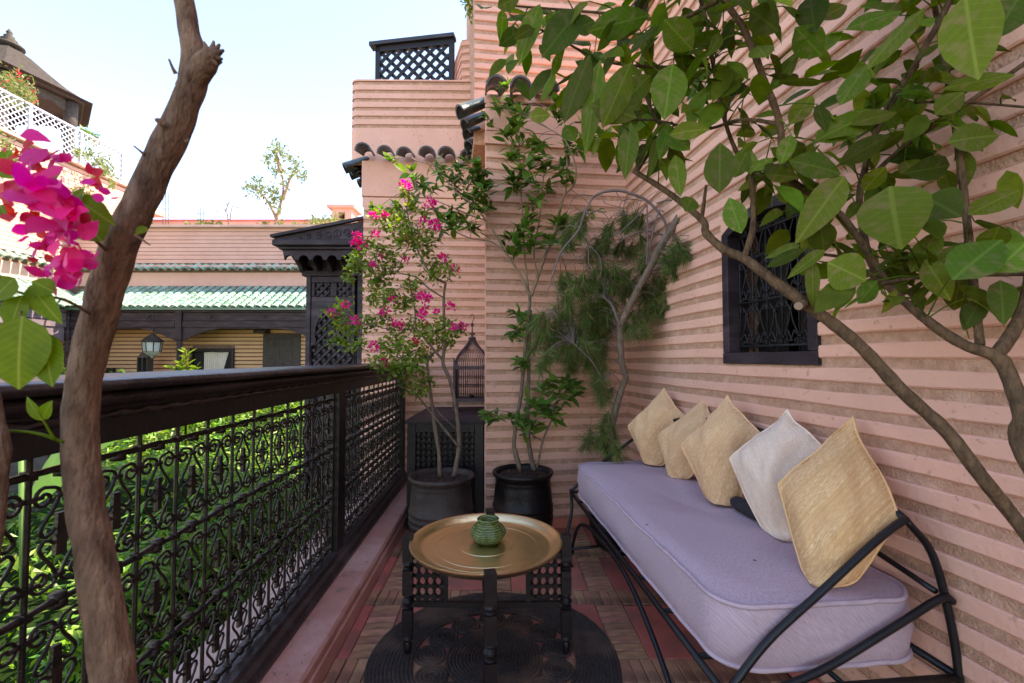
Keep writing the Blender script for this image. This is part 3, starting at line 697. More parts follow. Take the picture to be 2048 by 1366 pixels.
for i in range(gn + 1):
    b = MB(); s = ga + gst * i; b.tube([Wp(s, zw0 + .045, -.045), Wp(s, 1.7, -.045), Wp(s, 2.03, -.045)], .005, 6)
    for z in (zw0 + .115, zw0 + .26, zw0 + .34, zw0 + .48, zw0 + .56): b.box(tuple(Wp(s, z, -.045)), (.02, .012, .01), rz=math.atan2(sD.y, sD.x))
    b.build('grille_bar', M['grilleiron'], wn, True)
def vmotif():
    b = MB()
    for sx in (1, -1):
        sp = arc_spiral((sx * .030, .078), .017, PI / 2, 1.2, -sx, 14)[::-1]
        tl_ = spline([sp[-1], Vector((sx * .006, 0, .062)), Vector((sx * .004, 0, .045)), Vector((sx * .012, 0, .0)), Vector((sx * .032, 0, -.045)), Vector((sx * .040, 0, -.062)), Vector((sx * .028, 0, -.060)), Vector((sx * .018, 0, -.046)), Vector((sx * .006, 0, -.072)), Vector((0, 0, -.09))], 4)
        b.tube(sp[:-1] + tl_, .0038, 5)
        sp = arc_spiral((sx * .028, -.092), .015, -PI / 2, 1.1, sx, 14)[::-1]; b.tube(sp + [Vector((0, 0, -.108))], .0038, 5)
    b.box((0, 0, .05), (.02, .012, .01)); b.box((0, 0, -.09), (.02, .012, .01)); return b.mesh('grille_scroll', M['grilleiron'], True)
VM = vmotif(); rw_ = Matrix.Rotation(math.atan2(sD.y, sD.x), 4, 'Z')
for r, z in enumerate((zw0 + .187, zw0 + .41, zw0 + .60)):
    for i in range(gn):
        inst('grille_scroll', VM, Matrix.Translation(Wp(ga + gst * (i + .5), z, -.045)) @ rw_ @ Matrix.Rotation(random.uniform(-.03, .03), 4, 'Y') @ Matrix.Diagonal((1, 1, -1 if r == 2 else 1, 1)), wn)

# ------------------------------------------------------------------ daybed
SA = Vector((.425, 3.10, 0)); SB_ = Vector((.598, 1.31, 0))       # front edge of the mattress: far, near
dM = (SB_ - SA).normalized(); wM = Vector((-dM.y, dM.x, 0)); 
if wM.x < 0: wM = -wM
LM = (SB_ - SA).length; WM_ = .635
def MP(s, w, z): q = SA + dM * s + wM * w; return Vector((q.x, q.y, z))
def rrect(inset, rad, n=10):
    out = []; r = rad
    x0, x1, y0, y1 = inset, LM - inset, inset, WM_ - inset
    for (cx, cy, a0) in ((x1 - r, y0 + r, -PI / 2), (x1 - r, y1 - r, 0), (x0 + r, y1 - r, PI / 2), (x0 + r, y0 + r, PI)):
        for i in range(n + 1): a = a0 + i / n * PI / 2; out.append((cx + r * math.cos(a), cy + r * math.sin(a)))
    # densify straight edges
    o2 = []
    for i in range(len(out)):
        p, q = out[i], out[(i + 1) % len(out)]; d = math.dist(p, q); k = max(1, int(d / .05))
        for j in range(k): o2.append((p[0] + (q[0] - p[0]) * j / k, p[1] + (q[1] - p[1]) * j / k))
    return o2
mt = root('daybed_mattress', MP(LM / 2, WM_ / 2, .48), 'long lilac canvas mattress with piped edges lying on the black iron daybed', 'mattress')
base = rrect(0, .115); N_ = len(base); cx_, cy_ = LM / 2, WM_ / 2
zb, ztp = .470, .655
rings = []
def wob(x, y, k, a): return mnoise.noise(Vector((x * k, y * k, 3.3))) * a
for (ins, z) in ((.06, zb - .004), (.02, zb), (.003, zb + .012), (-.006, zb + .05), (-.010, zb + .09), (-.006, zb + .14), (.0, ztp - .012), (.006, ztp)):
    rings.append([(ins, z)] * N_)
vs = []; uv = []
for ring in rings:
    for (x, y), (ins, z) in zip(base, ring):
        dx, dy = cx_ - x, cy_ - y; L_ = math.hypot(dx, dy); nx = max(-1, min(1, dx / .1)); ny = max(-1, min(1, dy / .1)); l2 = math.hypot(nx, ny) or 1
        X = x + nx / l2 * ins + wob(x, y + z * 2, 11, .009); Y_ = y + ny / l2 * ins + wob(x + 5, y + z * 2, 11, .009)
        vs.append(MP(X, Y_, z + wob(x, y, 4, .006))); uv.append((x + (z - ztp) * .6, y + (z - ztp)))
K = 14
for k in range(1, K + 1):
    f = 1 - (k / K) ** 1.35 * .999
    for (x, y) in base:
        X, Y_ = cx_ + (x - cx_) * (f + (1 - f) * .0), cy_ + (y - cy_) * f
        ed = min(1, (1 - f) * 6); z = ztp - .014 * ed * math.exp(-((Y_ - WM_ + .12) / .14) ** 2) * (.6 + .4 * math.sin(X * 9)) - .010 * ed * math.exp(-((X - .9) / .45) ** 2) + .0075 * ed * math.sin(X * 5 + Y_ * 38 + 3 * mnoise.noise(Vector((X * 3, Y_ * 3, 0)))) * max(0, mnoise.noise(Vector((X * 2.2, Y_ * 2.2, 7)))) + .016 * ed + .010 * math.sin(PI * min(1, (1 - f))) + wob(X, Y_, 4, .008) * ed + wob(X, Y_, 14, .0022) * ed - .006 * math.exp(-((1 - f) / .02) ** 2)
        vs.append(MP(X, Y_, z)); uv.append((X, Y_))
fs = [(i * N_ + j, i * N_ + (j + 1) % N_, (i + 1) * N_ + (j + 1) % N_, (i + 1) * N_ + j) for i in range(len(rings) + K - 1) for j in range(N_)]
fs.append(tuple(range(N_))[::-1])
b = MB(); b.add(vs, fs); b.uv = uv; b.build('cushion_body', M['mattress'], mt, True)
for z in (ztp - .003, zb + .006):
    b = MB(); ring = []
    for (x, y) in base:
        dx, dy = cx_ - x, cy_ - y; nx = max(-1, min(1, dx / .1)); ny = max(-1, min(1, dy / .1)); l2 = math.hypot(nx, ny) or 1
        ring.append(MP(x + nx / l2 * .001 + wob(x, y + z * 2, 11, .009), y + ny / l2 * .001 + wob(x + 5, y + z * 2, 11, .009), z + wob(x, y, 4, .006)))
    b.tube(ring, .0075, 6, close=True); b.build('piping', M['piping'], mt, True)
# frame
db = root('iron_daybed', MP(LM / 2, WM_ / 2, 0), 'long daybed frame of curved black iron tube standing against the pink wall', 'daybed')
zr = .445; R_ = .0110
def tubeobj(name, pts, r=R_, m='blackiron', k=8, parent=None, n=8):
    b = MB(); b.tube(spline(pts, k) if k else pts, r, n); return b.build(name, M[m], parent or db, True)
fa, fb = MP(-.06, -.015, zr), MP(LM + .035, -.02, zr); ba, bb = MP(-.06, WM_ + .03, zr), MP(LM + .035, WM_ + .05, zr)
tubeobj('front_rail', [fa, fa.lerp(fb, .5), fb], k=2); tubeobj('rear_rail', [ba, ba.lerp(bb, .5), bb], k=2)
tubeobj('end_rail', [fa, fa.lerp(ba, .5), ba], k=2); tubeobj('end_rail', [fb, fb.lerp(bb, .5), bb], k=2)
for i in range(7):
    t = (i + .7) / 7.4; tubeobj('cross_slat', [fa.lerp(fb, t) - UP * .012, (fa.lerp(fb, t) + ba.lerp(bb, t)) / 2 - UP * .014, ba.lerp(bb, t) - UP * .012], r=.009, k=2)
tubeobj('long_slat', [fa.lerp(ba, .5), fb.lerp(bb, .5)], r=.008, k=0)
for far in (1, 0):
    F = fa if far else fb; B_ = ba if far else bb; e = -1 if far else 1
    topk = B_ + UP * (.445 if not far else .42) - (wM * .11) + dM * .0
    if not far: topk = Vector((1.158, 1.355, .885))
    dirw = topk - F
    tubeobj('arm_rail', [F, F + dirw * .22 + UP * .035, F + dirw * .5 + UP * .03 , F + dirw * .8 + UP * .025, F + dirw * .96 + UP * .012, topk], r=.0108)
    tubeobj('arm_rail', [F + wM * .14 + UP * .002, F + wM * .30 + UP * .055, F + wM * .50 + UP * .15, B_ - wM * .05 + UP * .225, B_ - wM * .012 + UP * .215], r=.0108)
    tubeobj('rear_post', [topk, topk.lerp(B_, .28) + wM * .035 + UP * .03, topk.lerp(B_, .62) + wM * .03 + UP * .02, B_, B_ - UP * .22 + wM * .002, Vector((B_.x + .005, B_.y, .012))], r=.0108)
    ft = Vector((F.x - .025, F.y - .13, 0.012)) if far else Vector((F.x - .01, F.y + .06, .012))
    tubeobj('front_leg', [F + UP * .02, F - UP * .12 + dM * .02, F.lerp(ft, .6) - wM * .02, F.lerp(ft, .85), ft], r=.0115)
    for q in (ft, Vector((B_.x + .005, B_.y, .012))):
        b = MB(); b.lathe([(.017, 0), (.019, .008), (.012, .016)], 10, (q.x, q.y, 0.0005)); b.build('foot', M['blackiron'], db, True)
    if far: FT = ft
tubeobj('foot_stretcher', [FT + UP * .10 + dM * .0, (FT + UP * .10).lerp(ba - UP * .34, .5), ba - UP * .33], r=.009, k=2)
XF = lambda Y: .425 - .088 * (Y - 3.1) * 1.0
arch = [(3.07, .07), (3.03, .16), (2.90, .30), (2.70, .385), (2.45, .418), (2.2, .432), (1.95, .41), (1.72, .335), (1.55, .245), (1.42, .14), (1.34, .03)]
tubeobj('sweeping_brace', [Vector((XF(y) - .028, y, z)) for y, z in arch], r=.0105, k=5)
# back rail arc, against the wall
bk = [ba + UP * .42 - wM * .11]
tk = Vector((1.158, 1.355, .885))
bpts = []
for i in range(13):
    t = i / 12; q = bk[0].lerp(tk, t); q.z = .87 + .165 * math.sin(PI * t) ** .8; q.x = wallX(q.y) - .075 - .03 * math.cos(2 * PI * t); bpts.append(q)
bpts[0] = bk[0]; bpts[-1] = tk
tubeobj('back_rail', bpts, r=.011, k=3)
b2 = [Vector((wallX(q.y) - .06, q.y, .68 + .12 * math.sin(PI * i / 12))) for i, q in enumerate(bpts)]; tubeobj('back_rail', b2, r=.009, k=3)
for i in (2, 4, 6, 8, 10): tubeobj('back_upright', [bpts[i], b2[i], Vector((wallX(b2[i].y) - .055, b2[i].y, zr))], r=.008, k=3)
# dark bolster lying behind the cushions
dbl = root('dark_bolster', (1.09, 2.0, .66), 'narrow dark bolster lying on the mattress behind the tan cushions', 'bolster')
b = MB(); pa = Vector((wallX(2.12) - .17, 2.14, .702)); pb = Vector((wallX(1.78) - .17, 1.78, .702))
pp = [pa.lerp(pb, i / 14) for i in range(15)]; b.tube(pp, [.012, .028, .034] + [.036] * 9 + [.034, .028, .012], 14, flat=.9); b.build('bolster_body', M['cushdark'], dbl, True)

# ------------------------------------------------------------------ cushions, standing on one corner
def cushion(top, left, bottom, right, th, m, label, nrm, seed, sag=.0, uvrot=0):
    o = root('tan_cushion', bottom, label, 'cushion', 'five woven cushions leaning along the daybed')
    T, L_, B_, R3 = [Vector(q) for q in (top, left, bottom, right)]; C0_ = (T + L_ + B_ + R3) / 4; B_ = B_ + (B_ - C0_) * .58; L_ = L_ + (L_ - C0_) * .05 - UP * .006; zs = .668; nn = Vector(nrm).normalized(); n = 26
    vs = []; uv = []; fs = []
    for side in (1, -1):
        for i in range(n + 1):
            for j in range(n + 1):
                u, v = i / n, j / n
                # edges bow inward between corners
                P_ = (T * (1 - u) * (1 - v) + R3 * (1 - u) * v + L_ * u * (1 - v) + B_ * u * v)
                C = (T + L_ + B_ + R3) / 4; a = abs(2 * u - 1); c = abs(2 * v - 1)
                eu, ev = 1 - a ** 2.2, 1 - c ** 2.2
                tp_ = 1 - (u + v) / 2; pull = (.085 * max(0, tp_ * 2 - .8) - .035) * ((1 - a * a) * c ** 3 + (1 - c * c) * a ** 3); P_ = P_.lerp(C, pull)
                hgt = th * 1.25 * (max(0, 1 - a * a) ** .72) * (max(0, 1 - c * c) ** .72)
                wr = mnoise.noise(Vector((u * 3 + seed, v * 3, side))) * .012 + mnoise.noise(Vector((u * 9 + seed, v * 4, side * 3))) * .005 + mnoise.noise(Vector((u * 22 + seed, v * 7, side * 5))) * .0018
                ce = (u * v) ** 2; crump = ce * math.sin(u * 34 + v * 11 + seed) * .006
                P_ = P_ + nn * side * (hgt + wr * min(1, hgt / th * 3) + crump * min(1, hgt / th * 4)) + nn * wr * 1.1 + (L_ - R3).normalized() * mnoise.noise(Vector((u * 2.3 + seed * 3, v * 2.3, 8))) * .014 + nn * side * math.sin((u - v) * 26 + 2 * mnoise.noise(Vector((u * 4, v * 4, seed)))) * .0045 * max(0, (u + v) / 2 - .45) * 2 * min(1, hgt / th * 2)
                slack = max(0, (u + v) - 1.35); P_ = P_ + UP * slack * .03
                if P_.z < zs + .03:
                    ex = zs + .03 - P_.z; P_.z = zs + .03 - .03 * (1 - math.exp(-ex / .03)) + mnoise.noise(Vector((u * 14, v * 14, seed))) * .004
                    P_ = P_ + nn * side * ex * .28 * (1 if hgt > .002 else 0) + nn * ex * .15 + (P_ - C).cross(nn).normalized() * math.sin(u * 20 + v * 13) * ex * .05
                vs.append(P_); uv.append((u, v) if not uvrot else (v, u))
    w = n + 1
    for sd in (0, 1):
        for i in range(n):
            for j in range(n):
                a = sd * w * w + i * w + j; f = (a, a + w, a + w + 1, a + 1); fs.append(f if not sd else f[::-1])
    b = MB(); b.add(vs, fs); b.uv = uv; ob = b.build('cover', m, o, True)
    wd = ob.modifiers.new('weld', 'WELD'); wd.merge_threshold = .0008
    sm = ob.modifiers.new('sub', 'SUBSURF'); sm.levels = 1; sm.render_levels = 1
    seam = []
    for i in range(n + 1): seam.append((i, 0))
    for j in range(1, n + 1): seam.append((n, j))
    for i in range(n - 1, -1, -1): seam.append((i, n))
    for j in range(n - 1, 0, -1): seam.append((0, j))
    b = MB(); b.tube([vs[i * w + j] for i, j in seam], .0042, 5, close=True); b.build('seam', m, o, True)
    return o
def WZ(u, v, X_or_Y): return P(u, v, X_or_Y)
cushion(P(1328, 776, 2.98), P(1259, 850, 3.04), P(1312, 926, 2.98), P(1372, 838, 2.80), .082, M['cush_a'], 'tan cushion at the far end of the daybed beside the pine tree', (-.80, -.58, .18), 1)
cushion(P(1410, 797, 2.66), P(1320, 868, 2.74), P(1364, 957, 2.66), P(1432, 858, 2.46), .082, M['cush_a'], 'tan cushion with a curled lower corner, second from the pine tree', (-.80, -.58, .2), 5)
cushion(P(1455, 791, 2.26), P(1367, 889, 2.36), P(1452, 1004, 2.20), P(1520, 868, 2.10), .09, M['cush_a'], 'tan striped cushion in the middle of the row, dark bolster behind its foot', (-.78, -.6, .2), 9)
cushion(P(1575, 819, 1.90), P(1464, 914, 1.98), P(1568, 1074, 1.80), P(1650, 900, 1.74), .09, M['cush_b'], 'paler cream woven cushion, second from the near end of the daybed', (-.74, -.62, .2), 14, uvrot=1)
cushion(P(1706, 834, 1.62), P(1560, 966, 1.62), P(1650, 1152, 1.46), P(1802, 1040, 1.37), .115, M['cush_c'], 'largest looking golden ribbed cushion nearest the viewer, against the iron arm', (-.60, -.76, .22), 21)
# small bits of dry leaf on the mattress
for k, (u, v) in enumerate(((1505, 1121), (1292, 1051))):
    p = G(u, v, .682); o = root('fallen_dry_leaf', p, ('small dry leaf lying near the middle of the lilac mattress', 'tiny dry leaf lying near the front edge of the lilac mattress')[k], 'leaf', 'fallen leaves')
    inst('blade', leaf_mesh('dry_leaf', M['deadtwig'], L=.014, Wd=.008, fold=.5, curl=.003), m44(mat34(p, (1, k - .5, .2), UP)), o)

# ------------------------------------------------------------------ braided rug
RC = Vector((-.08, 2.115, .004)); RR = .565
rg = root('round_rug', RC, 'round dark braided rug with coiled rings under the brass table', 'rug')
def coil(name, c, r0, r1, w=.0155):
    b = MB(); prof = []; r = r0
    n = int((r1 - r0) / w); w = (r1 - r0) / n; prof.append((max(r0, .001), 0.0))
    for i in range(n):
        for (f, z) in ((.12, .006), (.35, .0115), (.65, .0115), (.88, .006)): prof.append((r0 + (i + f) * w, z))
        prof.append((r0 + (i + 1) * w, .004 if i < n - 1 else .0))
    o = len(b.v); k = len(prof); nn = 96; vs = []; fs = []
    for r, z in prof:
        for j in range(nn):
            a = 2 * PI * j / nn; rr = r * (1 + .006 * math.sin(5 * a + r * 20)); br = .0016 * math.sin(j * PI * .75 + r * 300) if z > .003 else 0
            vs.append((c[0] + rr * math.cos(a), c[1] + rr * math.sin(a), c[2] + z + br))
    fs = [(i * nn + j, i * nn + (j + 1) % nn, (i + 1) * nn + (j + 1) % nn, (i + 1) * nn + j) for i in range(k - 1) for j in range(nn)]
    b.add(vs, fs); return b.build(name, M['rug'], rg, True)
coil('centre_coil', RC, .0, .222)
coil('outer_coil', RC, .364, RR)
for i in range(13):
    a = 2 * PI * i / 13 + .2; coil('petal_coil', (RC.x + .292 * math.cos(a), RC.y + .292 * math.sin(a), RC.z), .0, .073 if i % 1 == 0 else .07)
for i in range(13):
    a = 2 * PI * (i + .5) / 13 + .2
    for rr_, s in ((.235, .018), (.355, .020)):
        pass

# ------------------------------------------------------------------ brass tray table
TC = Vector((-.118, 2.135, 0)); TR = .348; TZ = .53
tt = root('tray_table_stand', (TC.x, TC.y, .016), 'folding black turned-wood stand with latticework carrying the round brass tray', 'table stand')
tr_ = root('brass_tray', (TC.x, TC.y, TZ - .03), 'large round engraved brass tray on the folding black stand', 'tray')
b = MB(); prof = [(.001, .004), (.05, .0035), (.1, .003), (.2, .003), (.285, .004), (.300, .006), (.310, .014), (.322, .022), (.338, .030), (.346, .034), (.3495, .033), (.350, .029), (.346, .022), (.335, .008), (.318, -.004), (.29, -.012), (.2, -.014), (.001, -.014)]
b.lathe(prof, 96, (TC.x, TC.y, TZ - .034)); autosmooth(b.build('tray_body', M['brass'], tr_), 50)
for r in (.272, .232, .12):
    b = MB(); b.lathe([(r - .0018, .0030), (r, .0052), (r + .0018, .0030)], 96, (TC.x, TC.y, TZ - .034), caps=False); b.build('engraved_ring', M['brass'], tr_, True)
leg_prof = [(.0125, 0), (.015, .01), (.0165, .045), (.019, .06), (.0145, .075), (.021, .09), (.0135, .10)]
def turned_leg(parent, x, y, rot):
    z0 = .016; b = MB(); c = (x, y, z0)
    b.lathe([(0.0130, 0), (0.0182, .012), (0.0202, .04), (0.0143, .052), (0.0260, .066), (0.0169, .082)], 14, c)
    b.box((x, y, z0 + .14), (.045, .045, .118), rz=rot)
    b.lathe([(0.0182, .198), (0.0260, .207), (0.0156, .214), (0.0273, .228), (0.0273, .236), (0.0169, .25), (0.0247, .26), (0.0189, .268)], 14, c)
    b.box((x, y, z0 + .320), (.045, .045, .108), rz=rot)
    b.lathe([(0.0182, .372), (0.0247, .380), (0.0156, .387), (0.0260, .400), (0.0195, .412)], 14, c)
    b.box((x, y, z0 + .472), (.045, .045, .120), rz=rot)
    o = b.build('leg', M['darkwood'], parent); autosmooth(o, 35); return o
rT = .366
legs = [Vector((TC.x - rT + .005, TC.y - .0, 0)), Vector((TC.x + .035, TC.y - rT, 0)), Vector((TC.x + rT, TC.y + .0, 0)), Vector((TC.x - .0, TC.y + rT - .02, 0))]
for i, L_ in enumerate(legs): turned_leg(tt, L_.x, L_.y, .2 if i % 2 else .05)
ctr = Vector((TC.x + .01, TC.y - .01, 0))
for i, L_ in enumerate(legs):
    d = (ctr - L_).normalized(); a = L_ + d * .015
    for z, hh in ((.235, .024), (.455, .03)):
        b = MB(); b.beam(a + UP * z, ctr - d * .012 + UP * z, .018, hh); b.build('cross_rail', M['darkwood'], tt)
    # mashrabiya panel in the outer half
    for k in range(4):
        p = a + d * (.035 + k * .036); b = MB(); b.tube([p + UP * .247, p + UP * .44], .0075, 8)
        for q in range(4): b.box(tuple(p + UP * (.268 + q * .047)), (.0225, .018, .0225), rz=math.atan2(d.y, d.x) )
        b.build('lattice_spindle', M['darkwood'], tt, False)
    for q in range(4):
        b = MB(); b.tube([a + UP * (.268 + q * .047), a + d * .155 + UP * (.268 + q * .047)], .0078, 6); b.build('lattice_spindle', M['darkwood'], tt, True)
    p = a + d * .160; b = MB(); b.beam(p + UP * .243, p + UP * .443, .016, .02, up=d); b.build('lattice_stile', M['darkwood'], tt)
b = MB(); b.beam(Vector((ctr.x - .02, ctr.y - .04, .46)), Vector((TC.x + .03, TC.y - rT + .02, .10)), .02, .022); b.build('folding_brace', M['darkwood'], tt)
b = MB(); b.tube([(ctr.x, ctr.y, .04), (ctr.x, ctr.y, .3), (ctr.x, ctr.y, .47)], .013, 10); b.build('hub', M['darkwood'], tt, True)
# ceramic pot on the tray
pc = G(976, 1083, TZ - .03); pot = root('ceramic_jar', pc, 'small green glazed ribbed ceramic jar with an open mouth on the brass tray', 'jar')
def jf(a, z):
    k = abs(math.sin(2.5 * (a + .25))); return 1 - .13 * (1 - k) ** 1.2 * (1 if z < .075 else .2) + .022 * math.sin(z * 900 + 5 * math.sin(5 * a)) * (1 if .01 < z < .072 else 0)
b = MB(); JS = 1.27; prof = [(.030, 0), (.045, .004)] + [(.045 + .023 * math.sin(PI * min(1, t * 1.05)) ** .8, .004 + .074 * t) for t in [i / 24 for i in range(1, 25)]] + [(.038, .083), (.034, .088), (.040, .093), (.0415, .097), (.038, .101), (.029, .099), (.021, .092), (.017, .078), (.0165, .06), (.001, .058)]
b.lathe([(r * JS, z * JS * .86) for r, z in prof], 80, tuple(pc), fn=lambda a, z: jf(a, z / JS / .86)); b.build('jar_body', M['glaze'], pot, True)

# ------------------------------------------------------------------ cabinet and birdcage in the recess
cbx0, cbx1, cy0, cy1, cz = -.838, -.228, 3.66, 4.66, .868
cb = root('wooden_cabinet', ((cbx0 + cbx1) / 2, cy0, 0), 'low black wooden cabinet with latticework door in the wall recess', 'cabinet')
b = MB(); b.box(((cbx0 + cbx1) / 2, (cy0 + cy1) / 2 - .005, cz - .014), (cbx1 - cbx0 + .03, cy1 - cy0 + .03, .028)); bevel(b.build('top_board', M['purplewood'], cb), .004)
b = MB(); b.box(((cbx0 + cbx1) / 2, (cy0 + cy1) / 2 + .03, cz / 2 - .016), (cbx1 - cbx0 - .006, cy1 - cy0 - .06, cz - .036)); b.build('carcass', M['darkwood'], cb)
for x in (cbx0 + .035, cbx1 - .035):
    b = MB(); b.box((x, cy0 + .012, .42), (.07, .03, .835)); bevel(b.build('stile', M['darkwood'], cb), .003)
for z, h_ in ((.805, .07), (.10, .12), (.47, .05)):
    if h_ == .05: continue
    b = MB(); b.box(((cbx0 + cbx1) / 2, cy0 + .012, z), (cbx1 - cbx0 - .144, .028, h_)); bevel(b.build('door_rail', M['darkwood'], cb), .003)
nx = 11
for i in range(nx):
    x = cbx0 + .09 + i * (cbx1 - cbx0 - .18) / (nx - 1); b = MB(); b.tube([(x, cy0 + .014, .16), (x, cy0 + .014, .77)], .007, 6)
    for q in range(13): b.box((x, cy0 + .012, .185 + q * .0475), (.026, .018, .026))
    b.build('lattice_spindle', M['darkwood'], cb)
for q in range(13):
    b = MB(); z = .185 + q * .0475; b.tube([(cbx0 + .07, cy0 + .016, z), (cbx1 - .07, cy0 + .016, z)], .0065, 6); b.build('lattice_spindle', M['darkwood'], cb, True)
# birdcage
gc = root('birdcage', (-.385, 4.40, cz), 'rusty purple wire birdcage with onion dome and hook standing on the black cabinet', 'birdcage')
gx, gy, gz, gw, gd = -.385, 4.40, cz, .30, .24
for sx in (-1, 1):
    for sy in (-1, 1):
        b = MB(); b.box((gx + sx * (gw / 2 - .008), gy + sy * (gd / 2 - .008), gz + .17), (.020, .020, .338)); b.build('corner_post', M['cage'], gc)
    # scalloped shoulder boards
    b = MB(); b.prism([(0, 0), (.06, 0), (.045, .03), (.02, .045), (.012, .085), (0, .095)], (gx + sx * gw / 2, gy - gd / 2 - .004, gz + .335), Vector((-sx, 0, 0)), UP, Vector((0, .008, 0))); b.build('shoulder', M['cage'], gc)
    b = MB(); b.prism([(0, 0), (.05, 0), (.03, .03), (.03, .06), (0, .07)], (gx + sx * gw / 2, gy - gd / 2 - .004, gz + .0), Vector((-sx, 0, 0)), UP, Vector((0, .008, 0))); b.build('bracket_foot', M['cage'], gc)
b = MB(); b.box((gx, gy, gz + .078), (gw - .03, gd - .02, .018)); b.build('floor_tray', M['cagetray'], gc)
for z in (.092, .345):
    for sy in (-1, 1): b = MB(); b.box((gx, gy + sy * (gd / 2 - .004), gz + z), (gw - .03, .010, .016 if z < .2 else .022)); b.build('cage_rail', M['cage'], gc)
    for sx in (-1, 1): b = MB(); b.box((gx + sx * (gw / 2 - .004), gy, gz + z), (.010, gd - .03, .016)); b.build('cage_rail', M['cage'], gc)
for sy in (-1, 1): b = MB(); b.tube([(gx - gw / 2, gy + sy * (gd / 2 - .006), gz + .20), (gx + gw / 2, gy + sy * (gd / 2 - .006), gz + .20)], .0028, 5); b.build('cage_rail', M['cage'], gc)
nb = 15
def dome_r(t):   # onion profile: fraction of half-width at height t in 0..1
    return [1.0, 1.04, 1.0, .88, .66, .42, .26, .20][min(7, int(t * 7))] if 0 else float(np.interp(t, [0, .12, .28, .45, .62, .78, .92, 1], [1.0, 1.03, 1.0, .86, .60, .36, .23, .20]))
for face in range(4):
    n_ = nb if face % 2 == 0 else 11
    for i in range(n_ + 1):
        f = -1 + 2 * i / n_
        if face == 0: px, py = f, -1
        elif face == 1: px, py = 1, f
        elif face == 2: px, py = f, 1
        else: px, py = -1, f
        if face in (1, 3) and i in (0, n_): continue
        x, y = gx + px * (gw / 2 - .008), gy + py * (gd / 2 - .008)
        pts = [(x, y, gz + .09), (x, y, gz + .345)]
        for k in range(1, 11):
            t = k / 10; r = dome_r(t); l2 = math.hypot(px, py); rd = 1 / l2; mixr = (1 - t * .85) + t * .85 * rd
            pts.append((gx + px * (gw / 2 - .008) * r * mixr, gy + py * (gd / 2 - .008) * r * mixr, gz + .345 + .245 * t))
        b = MB(); b.tube(pts, .0022, 4); b.build('cage_wire', M['cage'], gc, True)
b = MB(); b.lathe([(.030, .583), (.032, .596), (.012, .602), (.008, .612), (.026, .622), (.026, .628), (.007, .636), (.0045, .68), (.018, .70), (.018, .706), (.004, .715), (.003, .73)], 14, (gx, gy, gz)); b.build('finial', M['cage'], gc, True)
b = MB(); b.tube(spline([(gx, gy, gz + .725), (gx + .012, gy, gz + .745), (gx + .017, gy, gz + .768), (gx + .002, gy, gz + .785), (gx - .018, gy, gz + .773), (gx - .022, gy, gz + .758)], 5), .0032, 6); b.build('hook', M['cage'], gc, True)
b = MB(); b.tube([(gx - .055, gy, gz + .21), (gx - .005, gy, gz + .34), (gx + .055, gy, gz + .20)], .0025, 5); b.tube([(gx - .06, gy, gz + .21), (gx + .06, gy, gz + .20)], .004, 5); b.build('swing', M['cage'], gc)
b = MB(); b.lathe([(.006, 0), (.020, .008), (.024, .026), (.020, .03), (.012, .02)], 12, (gx + .0, gy - .05, gz + .098)); b.build('feeding_cup', M['black'], gc, True)

gc.scale = (1.10, 1.10, 1.17)
# ------------------------------------------------------------------ clay pots
def claypot(name, c, R, Hh, label, seed, pm='potdark'):
    o = root(name, c, label, 'plant pot', 'dark clay pots by the back wall'); s = R / .225; z = Hh
    prof = [(.70 * R, 0), (.80 * R, .02), (.93 * R, .10), (.97 * R, .16)]
    for k in range(3): zz = .175 + k * .042; prof += [(.965 * R, zz), (.985 * R, zz + .008), (.985 * R, zz + .016), (.955 * R, zz + .024)]
    prof += [(.93 * R, z - .16), (.90 * R, z - .10), (.885 * R, z - .075), (.893 * R, z - .071), (.885 * R, z - .067), (.90 * R, z - .045), (.95 * R, z - .035), (.995 * R, z - .022), (1.0 * R, z - .012), (.98 * R, z - .002), (.95 * R, z), (.90 * R, z - .006), (.86 * R, z - .02), (.85 * R, z - .05), (.84 * R, z - .09), (.001, z - .09)]
    b = MB(); b.lathe(prof, 56, tuple(c), fn=lambda a, q: 1 + .008 * math.sin(2 * a + seed) + .004 * math.sin(5 * a)); autosmooth(b.build('pot_body', M[pm], o), 60)
    b = MB(); n = 14; vs = [(c[0], c[1], c[2] + z - .040)]; k = 36; fs = []
    for i in range(1, n + 1):
        for j in range(k):
            a = 2 * PI * j / k; r = .862 * R * i / n; x, y = c[0] + r * math.cos(a), c[1] + r * math.sin(a); vs.append((x, y, c[2] + z - .042 + .014 * mnoise.noise(Vector((x * 25, y * 25, seed))) + .006 * random.random()))
    for j in range(k): fs.append((0, 1 + j, 1 + (j + 1) % k))
    for i in range(n - 1):
        for j in range(k): a = 1 + i * k; fs.append((a + j, a + k + j, a + k + (j + 1) % k, a + (j + 1) % k))
    b.add(vs, fs); b.build('soil', M['soil'], o); return o
P1 = Vector((-.512, 3.34, 0)); P2 = Vector((.082, 3.46, 0)); P3 = Vector((.80, 3.36, 0))
claypot('clay_pot', P1, .236, .52, 'dark clay pot at the cabinet foot holding the bougainvillea, worn brown on its left side', 1, 'potbrown')
claypot('clay_pot', P2, .232, .52, 'dark clay pot standing in front of the striped wall holding the laurel', 4)
claypot('clay_pot', P3, .24, .50, 'dark clay pot half hidden under the far end of the daybed holding the pine', 8)
